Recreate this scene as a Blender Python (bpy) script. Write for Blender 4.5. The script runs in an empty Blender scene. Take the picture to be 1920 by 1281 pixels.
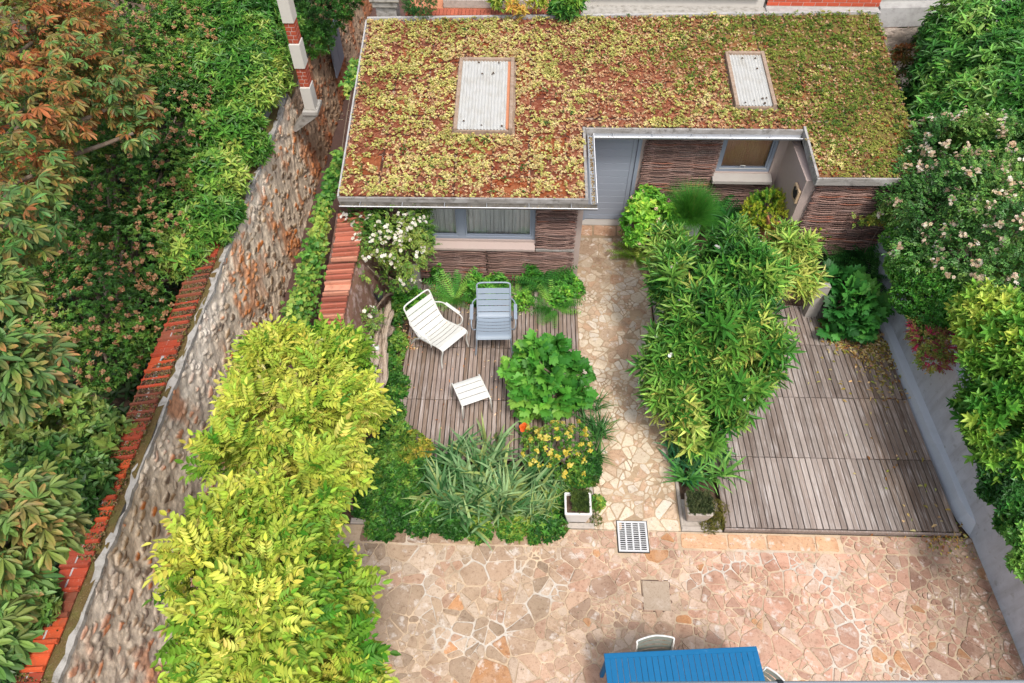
import bpy, math, random
import numpy as np
from mathutils import Vector, noise as mnoise
random.seed(7)
RG = np.random.default_rng(11)
sc = bpy.context.scene
R = math.radians
# ------------------------------------------------------------------ camera
CH, CF, CP, CY = 8.7, 1324.0, R(51.3), R(1.35)
cd = bpy.data.cameras.new('camera'); cam = bpy.data.objects.new('camera', cd)
sc.collection.objects.link(cam); sc.camera = cam
cd.sensor_width = 36; cd.lens = 36*CF/1920; cd.clip_end = 500; cd.clip_start = 0.05
cam.location = (0, 0, CH); cam.rotation_euler = (R(90)-CP, 0, CY)
# ------------------------------------------------------------------ world, sun
SUN_EL, SUN_AZ = 62, 158      # azimuth: direction the light comes from, degrees clockwise from +Y
w = bpy.data.worlds.new('World'); sc.world = w; w.use_nodes = True
nt = w.node_tree; bg = nt.nodes['Background']
sky = nt.nodes.new('ShaderNodeTexSky'); sky.sky_type = 'NISHITA'; sky.sun_disc = False
sky.sun_elevation = R(SUN_EL); sky.sun_rotation = R(SUN_AZ); sky.air_density = 1.0; sky.dust_density = 4.0; sky.ozone_density = 0.6
hs = nt.nodes.new('ShaderNodeHueSaturation'); hs.inputs['Saturation'].default_value = .55; nt.links.new(sky.outputs[0], hs.inputs['Color']); nt.links.new(hs.outputs[0], bg.inputs[0]); bg.inputs[1].default_value = 0.15
sl = bpy.data.lights.new('sun', 'SUN'); sl.energy = 1.5; sl.angle = R(9); sl.color = (1, .955, .88)
so = bpy.data.objects.new('sun', sl); sc.collection.objects.link(so)
sd = Vector((math.sin(R(SUN_AZ))*math.cos(R(SUN_EL)), math.cos(R(SUN_AZ))*math.cos(R(SUN_EL)), math.sin(R(SUN_EL))))
so.rotation_euler = sd.to_track_quat('Z', 'Y').to_euler()
sc.view_settings.view_transform = 'Standard'; sc.view_settings.look = 'None'
sc.view_settings.gamma = 1; sc.view_settings.exposure = 0.62
sc.render.engine = 'CYCLES'; sc.cycles.max_bounces = 6; sc.cycles.transparent_max_bounces = 6

# ------------------------------------------------------------------ helpers
_f = np.array([-math.sin(CY)*math.cos(CP), math.cos(CY)*math.cos(CP), -math.sin(CP)])
_r = np.array([math.cos(CY), math.sin(CY), 0.0]); _u = np.cross(_r, _f)
def ray(u, v): return _f+_r*(u-960)/CF-_u*(v-640.5)/CF
def at(u, v, z=0.0):
    d = ray(u, v); return np.array([0, 0, CH])+d*((z-CH)/d[2])
def pxm(p):           # picture px (1920 wide) per metre at a point
    return CF/float((np.array(p)-np.array([0, 0, CH]))@_f)
def roofz(x, y): return 2.1+.14*(y-9.5)
def onroof(u, v, h=0.0):
    d = ray(u, v); s = .14; t = (2.1+h-s*9.5-CH)/(d[2]-s*d[1]); return np.array([0, 0, CH])+d*t
_W = RG.normal(size=(4, 9, 3)); _PH = RG.uniform(0, 6.28, size=(4, 9))
def fnoise(P, f=1.0, k=0):   # smooth noise about -1..1
    P = np.asarray(P, float)*f*2.2
    return np.sin(P@_W[k].T+_PH[k]+1.3*np.sin((P[..., [1, 2, 0]]*.7)@_W[(k+1) % 4].T)).sum(-1)/3.6
def lin(h):
    h = h.lstrip('#'); c = [int(h[i:i+2], 16)/255 for i in (0, 2, 4)]
    return np.array([x/12.92 if x <= .04045 else ((x+.055)/1.055)**2.4 for x in c])

def wloc(o):
    v = Vector((0, 0, 0))
    while o is not None: v += o.location; o = o.parent
    return v
def link(o, parent=None):
    sc.collection.objects.link(o)
    if parent is not None: o.parent = parent
    return o
def tag(o, label=None, cat=None, group=None, kind=None):
    if label: o['label'] = label
    if cat: o['category'] = cat
    if group: o['group'] = group
    if kind: o['kind'] = kind
    return o
def thing(name, label, cat, loc=(0, 0, 0), group=None, parent=None):
    o = bpy.data.objects.new(name, None); o.empty_display_size = .1; o.location = [float(q) for q in loc]
    link(o, parent); return tag(o, label, cat, group)
def copy_tree(o, parent=None):
    c = o.copy(); sc.collection.objects.link(c); c.parent = parent
    for ch in list(o.children): copy_tree(ch, c)
    return c

def mkmesh(name, V, loops, starts, totals, col=None, smooth=False):
    me = bpy.data.meshes.new(name)
    me.vertices.add(len(V)); me.vertices.foreach_set('co', np.asarray(V, np.float32).ravel())
    me.loops.add(len(loops)); me.loops.foreach_set('vertex_index', np.asarray(loops, np.int32))
    me.polygons.add(len(starts)); me.polygons.foreach_set('loop_start', np.asarray(starts, np.int32))
    try: me.polygons.foreach_set('loop_total', np.asarray(totals, np.int32))
    except Exception: pass
    me.update(calc_edges=True); me.validate()
    if col is not None and len(me.vertices) == len(V):
        a = me.color_attributes.new('Col', 'FLOAT_COLOR', 'POINT')
        a.data.foreach_set('color', np.concatenate([col, np.ones((len(col), 1))], 1).astype(np.float32).ravel())
    me.polygons.foreach_set('use_smooth', np.full(len(me.polygons), bool(smooth)))
    return me

class MB:
    """collects plain geometry, builds ONE mesh object"""
    def __init__(s): s.v = []; s.f = []; s.c = []; s.col = (1, 1, 1)
    def add(s, vs, fs):
        b = len(s.v); s.v += [tuple(map(float, q)) for q in vs]; s.f += [tuple(b+i for i in f) for f in fs]; s.c += [tuple(s.col)]*len(vs)
    def box(s, x0, x1, y0, y1, z0, z1, rz=0, piv=None, bev=0.0):
        if x1 < x0: x0, x1 = x1, x0
        if bev > 0:
            b = min(bev, (x1-x0)*.4, (y1-y0)*.4, (z1-z0)*.4)
            V = []
            for z, i in ((z0, b), (z0+b, 0), (z1-b, 0), (z1, b)):
                for x, y in ((x0+i+(b if 0 else 0), y0+i), (x1-i, y0+i), (x1-i, y1-i), (x0+i, y1-i)): V.append((x, y, z))
            Fs = [(3, 2, 1, 0), (12, 13, 14, 15)]
            for k in range(3):
                for j in range(4): Fs.append((k*4+j, k*4+(j+1) % 4, (k+1)*4+(j+1) % 4, (k+1)*4+j))
        else:
            V = [(x0, y0, z0), (x1, y0, z0), (x1, y1, z0), (x0, y1, z0), (x0, y0, z1), (x1, y0, z1), (x1, y1, z1), (x0, y1, z1)]
            Fs = [(3, 2, 1, 0), (4, 5, 6, 7), (0, 1, 5, 4), (1, 2, 6, 5), (2, 3, 7, 6), (3, 0, 4, 7)]
        if rz:
            px, py = piv or ((x0+x1)/2, (y0+y1)/2); c, sn = math.cos(rz), math.sin(rz)
            V = [(px+(x-px)*c-(y-py)*sn, py+(x-px)*sn+(y-py)*c, z) for x, y, z in V]
        s.add(V, Fs)
    def prism(s, top, bot):      # two rings of equal length
        n = len(top); s.add(list(bot)+list(top), [tuple(range(n-1, -1, -1)), tuple(range(n, 2*n))]+[(i, (i+1) % n, n+(i+1) % n, n+i) for i in range(n)])
    def tube(s, pts, r, n=8, flat=1.0, caps=True):
        pts = [Vector(p) for p in pts]; m = len(pts)
        rs = r if isinstance(r, (list, tuple, np.ndarray)) else [r]*m
        V = []; ref = None
        for i, p in enumerate(pts):
            t = (pts[min(i+1, m-1)]-pts[max(i-1, 0)]).normalized()
            if ref is None: ref = Vector((0, 0, 1)) if abs(t.z) < .9 else Vector((1, 0, 0))
            a = t.cross(ref); a = a.normalized() if a.length > 1e-5 else Vector((1, 0, 0)); b = a.cross(t).normalized(); ref = b
            for k in range(n):
                th = 2*math.pi*k/n; V.append(p+a*(math.cos(th)*rs[i])+b*(math.sin(th)*rs[i]*flat))
        Fs = [(i*n+k, i*n+(k+1) % n, (i+1)*n+(k+1) % n, (i+1)*n+k) for i in range(m-1) for k in range(n)]
        if caps: Fs += [tuple(range(n-1, -1, -1)), tuple(range((m-1)*n, m*n))]
        s.add(V, Fs)
    def build(s, name, mat, parent=None, smooth=False):
        V = np.array(s.v); off = wloc(parent) if parent is not None else Vector((0, 0, 0))
        V = V-np.array(off)
        loops = [i for f in s.f for i in f]; tot = [len(f) for f in s.f]; st = np.concatenate([[0], np.cumsum(tot)[:-1]])
        me = mkmesh(name, V, loops, st, tot, np.array(s.c), smooth)
        me.materials.append(mat)
        o = bpy.data.objects.new(name, me); return link(o, parent)
def bez(pts, n=10):      # Catmull-Rom through points
    P = [np.array(p, float) for p in pts]; P = [2*P[0]-P[1]]+P+[2*P[-1]-P[-2]]; out = []
    for i in range(1, len(P)-2):
        for k in range(n):
            t = k/n; a, b, c, d = P[i-1:i+3]
            out.append(.5*((2*b)+(c-a)*t+(2*a-5*b+4*c-d)*t*t+(3*b-a-3*c+d)*t**3))
    out.append(P[-2]); return out

# ------------------------------------------------------------------ materials
def mat(name, color=(.5, .5, .5), rough=.7, attr=False, nz=None, bump=None, metal=0, transl=0, spec=.5, grain=None, grime=None, vcolmix=None):
    """nz: list of (scale, amount, (r,g,b) target, lo, hi); bump: list (scale, strength, dist); grain: (axis-scale vector, amount)"""
    m = bpy.data.materials.new(name); m.use_nodes = True; n = m.node_tree.nodes; l = m.node_tree.links
    b = n['Principled BSDF']; b.inputs['Roughness'].default_value = rough; b.inputs['Metallic'].default_value = metal
    b.inputs['Specular IOR Level'].default_value = spec
    tc = n.new('ShaderNodeTexCoord'); co = tc.outputs['Object']
    if attr:
        a = n.new('ShaderNodeAttribute'); a.attribute_name = 'Col'; cur = a.outputs['Color']
    else:
        a = n.new('ShaderNodeRGB'); a.outputs[0].default_value = (*color, 1); cur = a.outputs[0]
    def noi(scale, vec=None, detail=6, rgh=.6):
        t = n.new('ShaderNodeTexNoise'); t.inputs['Scale'].default_value = scale; t.inputs['Detail'].default_value = detail; t.inputs['Roughness'].default_value = rgh
        if vec is not None:
            mp = n.new('ShaderNodeMapping'); mp.inputs['Scale'].default_value = vec; l.new(co, mp.inputs[0]); l.new(mp.outputs[0], t.inputs['Vector'])
        else: l.new(co, t.inputs['Vector'])
        return t.outputs['Fac']
    def mixc(fac, a_, col, mode='MIX'):
        x = n.new('ShaderNodeMix'); x.data_type = 'RGBA'; x.blend_type = mode
        if isinstance(fac, float): x.inputs[0].default_value = fac
        else: l.new(fac, x.inputs[0])
        l.new(a_, x.inputs[6])
        if isinstance(col, tuple): x.inputs[7].default_value = (*col, 1)
        else: l.new(col, x.inputs[7])
        return x.outputs[2]
    for it in (nz or []):
        scale, amt, tgt, lo, hi = it[:5]; vec = it[5] if len(it) > 5 else None
        f = noi(scale, vec); mr = n.new('ShaderNodeMapRange'); mr.inputs[1].default_value = lo; mr.inputs[2].default_value = hi
        mr.inputs[3].default_value = 0; mr.inputs[4].default_value = amt; l.new(f, mr.inputs[0])
        cur = mixc(mr.outputs[0], cur, tuple(tgt), 'MULTIPLY' if len(it) > 6 else 'MIX')
    l.new(cur, b.inputs['Base Color'])
    last = None
    for it in (bump or []):
        scale, st, dist = it[:3]; vec = it[3] if len(it) > 3 else None
        bp = n.new('ShaderNodeBump'); bp.inputs['Strength'].default_value = st; bp.inputs['Distance'].default_value = dist
        l.new(noi(scale, vec), bp.inputs['Height'])
        if last: l.new(last, bp.inputs['Normal'])
        last = bp.outputs[0]
    if last: l.new(last, b.inputs['Normal'])
    if transl:
        tr = n.new('ShaderNodeBsdfTranslucent'); l.new(cur, tr.inputs[0]); mx = n.new('ShaderNodeMixShader'); mx.inputs[0].default_value = transl
        l.new(b.outputs[0], mx.inputs[1]); l.new(tr.outputs[0], mx.inputs[2]); l.new(mx.outputs[0], n['Material Output'].inputs[0])
    return m
M = {}
M['leaf'] = mat('leaf', attr=True, rough=.5, transl=.25, spec=.35)
M['gloss_leaf'] = mat('gloss_leaf', attr=True, rough=.42, transl=.18, spec=.38)
M['pale_leaf'] = mat('pale_leaf', attr=True, rough=.55, transl=.22, spec=.3)
M['petal'] = mat('petal', attr=True, rough=.6, transl=.3, spec=.2)
M['bark'] = mat('bark', (.16, .11, .075), .9, nz=[(14, .8, (.3, .25, .19), .4, .7, (1, 1, .25))], bump=[(30, .6, .01, (1, 1, .2))])
M['soil'] = mat('soil', (.075, .045, .028), .95, nz=[(9, .7, (.17, .11, .07), .45, .7), (60, .6, (.3, .22, .14), .62, .75)], bump=[(40, .8, .02)])
M['alley'] = mat('alley', (.10, .052, .04), .9, nz=[(3, .6, (.055, .03, .024), .4, .7), (90, .55, (.22, .15, .13), .6, .72)], bump=[(70, .5, .01)])
M['stone'] = mat('stone', attr=True, rough=.88, nz=[(5, .4, (.50, .37, .27), .45, .7), (1.7, .7, (.50, .40, .33), .52, .72, None, 1), (9, .7, (.66, .60, .54), .56, .68), (24, .6, (.52, .42, .35), .52, .68, None, 1), (60, .6, (.45, .36, .3), .56, .7, None, 1), (110, .5, (.78, .72, .65), .62, .74)], bump=[(22, .35, .01), (120, .25, .003)])
M['mortar'] = mat('mortar', attr=True, rough=.95, nz=[(30, .5, (.6, .5, .42), .5, .7, None, 1), (120, .4, (.3, .2, .13), .6, .75)], bump=[(60, .6, .008)])
M['rubble'] = mat('rubble', attr=True, rough=.95, nz=[(16, .35, (.6, .5, .42), .52, .75, None, 1), (70, .4, (.42, .34, .28), .58, .72, None, 1), (120, .4, (.75, .72, .7), .6, .75)], bump=[(30, .6, .015), (130, .5, .004)])
M['render'] = mat('render', (.50, .52, .56), .85, nz=[(1.6, .6, (.66, .68, .72), .42, .65), (7, .5, (.36, .37, .40), .5, .72), (3, .6, (.34, .34, .35), .48, .66, (1, 2.5, .3)), (11, .6, (.27, .27, .26), .60, .70), (40, .3, (.7, .7, .7), .62, .72), (40, .2, (.65, .65, .68), .6, .8)], bump=[(50, .25, .004)])
M['render_light'] = mat('render_light', (.58, .61, .66), .85, nz=[(6, .5, (.48, .50, .54), .5, .75)], bump=[(50, .25, .004)])
M['cement'] = mat('cement', (.40, .39, .38), .9, nz=[(8, .6, (.24, .23, .22), .45, .7), (40, .4, (.6, .59, .57), .55, .75)], bump=[(50, .6, .006)])
M['tile'] = mat('tile', attr=True, rough=.75, nz=[(7, .6, (.16, .07, .04), .52, .72), (50, .5, (.5, .38, .3), .6, .72)], bump=[(60, .3, .004)])
M['moss'] = mat('moss', (.13, .085, .025), .95, nz=[(6, .7, (.11, .11, .025), .45, .65), (60, .6, (.30, .20, .13), .55, .7)], bump=[(60, .9, .02)])
M['plaster'] = mat('plaster', (.44, .345, .31), .9, nz=[(3, .5, (.44, .36, .32), .4, .7), (30, .3, (.28, .21, .19), .55, .75)], bump=[(60, .3, .004)])
M['sill'] = mat('sill', (.38, .35, .32), .85, nz=[(8, .5, (.33, .29, .26), .45, .7)], bump=[(60, .3, .004)])
M['wattle'] = mat('wattle', attr=True, rough=.85, nz=[(12, .5, (.32, .25, .23), .5, .75, (.15, 1, 1))], bump=[(80, .4, .004)])
M['deck'] = mat('deck', attr=True, rough=.8, nz=[(24, .55, (.55, .52, .5), .42, .72, (1, .045, 1), 1), (60, .5, (.78, .75, .74), .52, .75, (1, .05, 1)), (2.5, .5, (.45, .36, .32), .5, .75, None, 1)], bump=[(70, .35, .004, (1, .06, 1))])
M['grey_wood'] = mat('grey_wood', (.30, .28, .26), .85, nz=[(30, .7, (.13, .115, .10), .45, .7, (.1, 1, 1)), (4, .6, (.48, .47, .46), .5, .68), (9, .7, (.10, .09, .08), .55, .68)], bump=[(60, .4, .004)])
M['brown_wood'] = mat('brown_wood', (.30, .21, .15), .85, nz=[(20, .7, (.42, .34, .27), .45, .7), (8, .5, (.15, .10, .07), .5, .7)], bump=[(50, .4, .004)])
M['drift'] = mat('drift', (.46, .36, .27), .9, nz=[(12, .8, (.17, .12, .085), .5, .62, (1.5, .22, 1)), (5, .6, (.62, .54, .46), .5, .7)], bump=[(22, 1, .03, (1.5, .2, 1))])
M['zinc'] = mat('zinc', (.38, .40, .43), .45, metal=.25, nz=[(6, .5, (.36, .36, .36), .5, .75)])
M['dirty_zinc'] = mat('dirty_zinc', (.15, .14, .125), .85, nz=[(8, .8, (.065, .055, .04), .42, .62), (50, .6, (.42, .36, .24), .6, .7)], bump=[(50, .4, .006)])
M['white_line'] = mat('white_line', (.75, .76, .78), .5)
M['blue_grey'] = mat('blue_grey', (.245, .285, .355), .5, nz=[(3, .15, (.30, .33, .40), .4, .7)])
M['door'] = mat('door', (.275, .31, .375), .5, nz=[(2, .2, (.32, .35, .41), .4, .7)])
M['glass'] = mat('glass', (.55, .60, .60), .06, spec=.8)
gt_ = M['glass'].node_tree; tb_ = gt_.nodes.new('ShaderNodeBsdfTransparent'); gg_ = gt_.nodes.new('ShaderNodeBsdfGlossy'); gg_.inputs['Roughness'].default_value = .03; lw_ = gt_.nodes.new('ShaderNodeLayerWeight'); lw_.inputs[0].default_value = .28
mx_ = gt_.nodes.new('ShaderNodeMixShader'); gt_.links.new(lw_.outputs['Fresnel'], mx_.inputs[0]); gt_.links.new(tb_.outputs[0], mx_.inputs[1]); gt_.links.new(gg_.outputs[0], mx_.inputs[2]); gt_.links.new(mx_.outputs[0], gt_.nodes['Material Output'].inputs[0])
M['curtain'] = mat('curtain', (.64, .68, .65), .9, nz=[(8, .4, (.50, .52, .50), .4, .7, (1, 1, .2))])
M['curtain_line'] = mat('curtain_line', (.16, .17, .17), .9)
M['blind'] = mat('blind', (.50, .29, .17), .9, nz=[(6, .6, (.62, .42, .27), .45, .7, (1, 1, .3))], bump=[(60, .3, .004)])
M['white_paint'] = mat('white_paint', (.66, .66, .62), .45, nz=[(7, .4, (.52, .51, .46), .5, .8), (50, .5, (.30, .28, .24), .68, .76)])
M['blue_paint'] = mat('blue_paint', (.27, .325, .39), .45, nz=[(4, .3, (.32, .37, .43), .5, .8), (50, .5, (.16, .17, .18), .66, .74)])
M['table_blue'] = mat('table_blue', (.002, .115, .27), .6, spec=.25, nz=[(5, .25, (.012, .16, .36), .5, .8), (18, .5, (.06, .20, .36), .62, .72), (60, .5, (.25, .28, .28), .70, .76)])
M['green_grey'] = mat('green_grey', (.21, .23, .20), .5)
M['cast_grey'] = mat('cast_grey', (.58, .58, .58), .55, nz=[(12, .4, (.42, .42, .42), .5, .75)])
M['dark'] = mat('dark', (.012, .011, .010), .9)
M['black_plastic'] = mat('black_plastic', (.025, .028, .032), .5)
M['planter_white'] = mat('planter_white', (.68, .66, .63), .6, nz=[(14, .5, (.45, .41, .37), .58, .75)], bump=[(60, .3, .004)])
M['concrete'] = mat('concrete', (.42, .37, .32), .9, nz=[(20, .6, (.22, .19, .16), .5, .7), (60, .4, (.62, .58, .54), .6, .75)], bump=[(60, .5, .006)])
M['brick'] = mat('brick', attr=True, rough=.85, nz=[(20, .4, (.5, .4, .35), .5, .75, None, 1)], bump=[(60, .4, .004)])
M['old_stone'] = mat('old_stone', (.38, .36, .33), .9, nz=[(10, .8, (.17, .155, .13), .46, .66), (50, .4, (.62, .60, .56), .55, .75)], bump=[(30, .5, .01)])
M['white_panel'] = mat('white_panel', (.62, .60, .55), .6, nz=[(3, .4, (.52, .50, .45), .5, .75)])
M['pale_stone'] = mat('pale_stone', (.56, .53, .48), .8, nz=[(12, .4, (.50, .46, .42), .5, .75)])
M['substrate'] = mat('substrate', attr=True, rough=.95, nz=[(90, .6, (.5, .4, .35), .5, .72, None, 1), (160, .5, (.5, .3, .2), .6, .75)], bump=[(90, .8, .01)])
M['corrugated'] = mat('corrugated', (.44, .44, .42), .5, nz=[(5, .6, (.34, .32, .27), .48, .7), (14, .5, (.28, .26, .22), .55, .7, (1, .2, 1)), (30, .5, (.3, .27, .22), .68, .76)])
M['terracotta'] = mat('terracotta', (.50, .20, .10), .8, nz=[(10, .5, (.38, .14, .07), .5, .7)])
M['litter'] = mat('litter', attr=True, rough=.8)
M['ochre'] = mat('ochre', (.50, .36, .22), .8, nz=[(8, .5, (.36, .24, .14), .45, .7)])

# ------------------------------------------------------------------ foliage templates
class Tpl:
    def __init__(s): s.v = []; s.f = []; s.g = []; s.k = 0; s.t = []
    def leaf(s, o, d, n, L, W, prof='ovate', fold=.12, curl=.12):
        o, d, n = [np.array(q, float) for q in (o, d, n)]; d = d/np.linalg.norm(d); n = n-(n@d)*d; n /= np.linalg.norm(n); r = np.cross(d, n)
        ys, ws = {'ovate': ((.2, .5, .8), (.40, .5, .25)), 'lance': ((.25, .55, .82), (.42, .5, .26)), 'obov': ((.3, .62, .86), (.28, .5, .36)), 'quad': ((.5,), (.5,)),
                  'tri': ((.12,), (.5,))}[prof]
        b = len(s.v); pts = [(0, 0, 0)]+[(w_, y, fold*w_*W/L-curl*y*y) for y, w_ in zip(ys, ws)]+[(0, 1, -curl)]+[(-w_, y, fold*w_*W/L-curl*y*y) for y, w_ in reversed(list(zip(ys, ws)))]
        for x, y, z in pts: s.v.append(o+r*x*W+d*y*L+n*z*L); s.g.append(s.k)
        s.t += [0]+list(ys)+[1]+list(reversed(ys)); m = len(ys); s.f.append(tuple(b+i for i in range(m+2))); s.f.append((b,)+tuple(b+i for i in range(m+1, 2*m+2))); s.k += 1; return s
    def poly(s, o, d, n, outline, L, W, curl=.15):    # lobed blade: fan about its base
        o, d, n = [np.array(q, float) for q in (o, d, n)]; d = d/np.linalg.norm(d); n = n-(n@d)*d; n /= np.linalg.norm(n); r = np.cross(d, n)
        b = len(s.v); s.v.append(o+d*.38*L+n*.02*L); s.g.append(s.k)
        for x, y in outline:
            rr = x*x+(y-.38)**2; s.v.append(o+r*x*W+d*y*L-n*curl*rr*L); s.g.append(s.k)
        s.t += [0]*(len(outline)+1); m = len(outline); s.f += [(b, b+1+i, b+1+(i+1) % m) for i in range(m)]; s.k += 1; return s
def T_simple(prof='ovate', fold=.5, curl=.15): return Tpl().leaf((0, 0, 0), (0, 1, 0), (0, 0, 1), 1, 1, prof, fold, curl)
def T_pinnate(pairs=5, l=.34, w=.15, term=True, droop=.5):
    t = Tpl()
    def p(y): return np.array([0, y, -droop*y*y*.5])
    for i in range(pairs):
        y = .22+.68*i/pairs; s_ = 1-.25*abs(i/pairs-.4)
        for sg in (-1, 1):
            t.leaf(p(y), (sg*.85, .55, -.12-.2*y), (sg*.15, .25*y, 1), l*s_, w*s_, 'ovate', .5, .2)
    t.leaf(p(.92), (0, 1, -droop), (0, .3, 1), l, w, 'ovate', .5, .2)
    return t
def T_palmate(k=7):
    t = Tpl()
    for i in range(k):
        a = R(-115+230*i/(k-1)); s_ = 1-.4*abs(i-(k-1)/2)/((k-1)/2)
        t.leaf((0, 0, 0), (math.sin(a), math.cos(a), -.1), (0, 0, 1), s_, s_*.31, 'obov', .3, .28)
    return t
def T_whorl(k=5, ang=50, l=1.0, w=.2, prof='ovate', curl=.15):
    t = Tpl()
    for i in range(k):
        a = 2*math.pi*(i+.3*((i*7) % 3))/k; e = R(ang)+(.25 if i % 2 else -.1)
        d = (math.sin(e)*math.cos(a), math.cos(e), math.sin(e)*math.sin(a)); n = (-math.cos(e)*math.cos(a), math.sin(e), -math.cos(e)*math.sin(a))
        t.leaf((0, 0, 0), d, n, l*(1-.2*(i % 3)/2), w, prof, .4, curl)
    return t
def T_spray(levels=5, k=3, l=.5, w=.09, prof='lance', a0=70, a1=25, curl=.25):    # stem of whorls; y is the stem
    t = Tpl()
    for j in range(levels):
        y = j/levels*.75; e = R(a0+(a1-a0)*j/(levels-1))
        for i in range(k):
            a = 2*math.pi*i/k+j*1.1; s_ = .75+.35*math.sin(math.pi*(j+.7)/levels)
            d = (math.sin(e)*math.cos(a), math.cos(e), math.sin(e)*math.sin(a)); n = (-math.cos(e)*math.cos(a), math.sin(e), -math.cos(e)*math.sin(a))
            t.leaf((0, y, 0), d, n, l*s_, w*s_, prof, .4, curl)
    return t
def T_fern(pairs=15):
    t = Tpl()
    for i in range(pairs):
        y = .08+.9*i/pairs; s_ = .24*math.sin(math.pi*min(1, .28+.75*(1-y)))*(.5 if i == 0 else 1)*(1.02-y*.6); z = .25*y-.55*y*y
        for sg in (-1, 1):
            t.leaf((0, y, z), (sg, .38, -.1), (0, .2, 1), max(s_, .03), .046, 'tri', .2, .2)
    return t
LOBED = [(0, 0), (.22, -.06), (.5, .02), (.40, .2), (.52, .3), (.62, .52), (.4, .5), (.34, .62), (.42, .78), (.2, .74), (.14, .86), (0, 1), (-.14, .86), (-.2, .74), (-.42, .78), (-.34, .62), (-.4, .5), (-.62, .52), (-.52, .3), (-.40, .2), (-.5, .02), (-.22, -.06)]
IVY = [(0, .05), (.3, -.05), (.5, .22), (.3, .38), (.42, .6), (.18, .62), (0, 1), (-.18, .62), (-.42, .6), (-.3, .38), (-.5, .22), (-.3, -.05)]
def T_lobed(o=LOBED, curl=.3): return Tpl().poly((0, 0, 0), (0, 1, 0), (0, 0, 1), o, 1, 1, curl)
def T_tuft(k=6):
    t = Tpl()
    for i in range(k):
        a = 2.4*i; e = .35+.22*(i % 3)
        t.leaf((0, 0, 0), (math.cos(a)*math.sin(e*2), math.sin(a)*math.sin(e*2), math.cos(e*2)+.25), (-math.cos(a), -math.sin(a), 1), 1, .75, 'quad', .1, .1)
    return t
def T_flower(k=5):
    t = Tpl()
    for i in range(k):
        a = 2*math.pi*i/k; t.leaf((0, 0, 0), (math.cos(a), .25, math.sin(a)), (-.2*math.cos(a), 1, -.2*math.sin(a)), 1, .9, 'obov', .1, .15)
    for i in range(3):
        a = 2.1*i+.5; t.leaf((0, .1, 0), (math.cos(a)*.6, .7, math.sin(a)*.6), (-math.cos(a), .6, -math.sin(a)), .6, .6, 'obov', .1, .1)
    return t
TP = dict(ovate=T_simple('ovate'), lance=T_simple('lance'), pinnate=T_pinnate(), pinn3=T_pinnate(3, .42, .24), palmate=T_palmate(), whorl=T_whorl(), whorl_l=T_whorl(6, 60, 1, .26, 'lance', .25),
          whorl_r=T_whorl(6, 62, 1, .5, 'ovate', .2), spray=T_spray(), spray_l=T_spray(5, 3, .42, .17, 'ovate', 75, 30, .2), spray_n=T_spray(8, 5, .2, .05, 'quad', 75, 35, .1),
          fern=T_fern(), lobed=T_lobed(), ivy=T_lobed(IVY, .35), tuft=T_tuft(), flower=T_flower())
def unit(a): return a/np.maximum(np.linalg.norm(a, axis=-1, keepdims=True), 1e-9)
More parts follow.
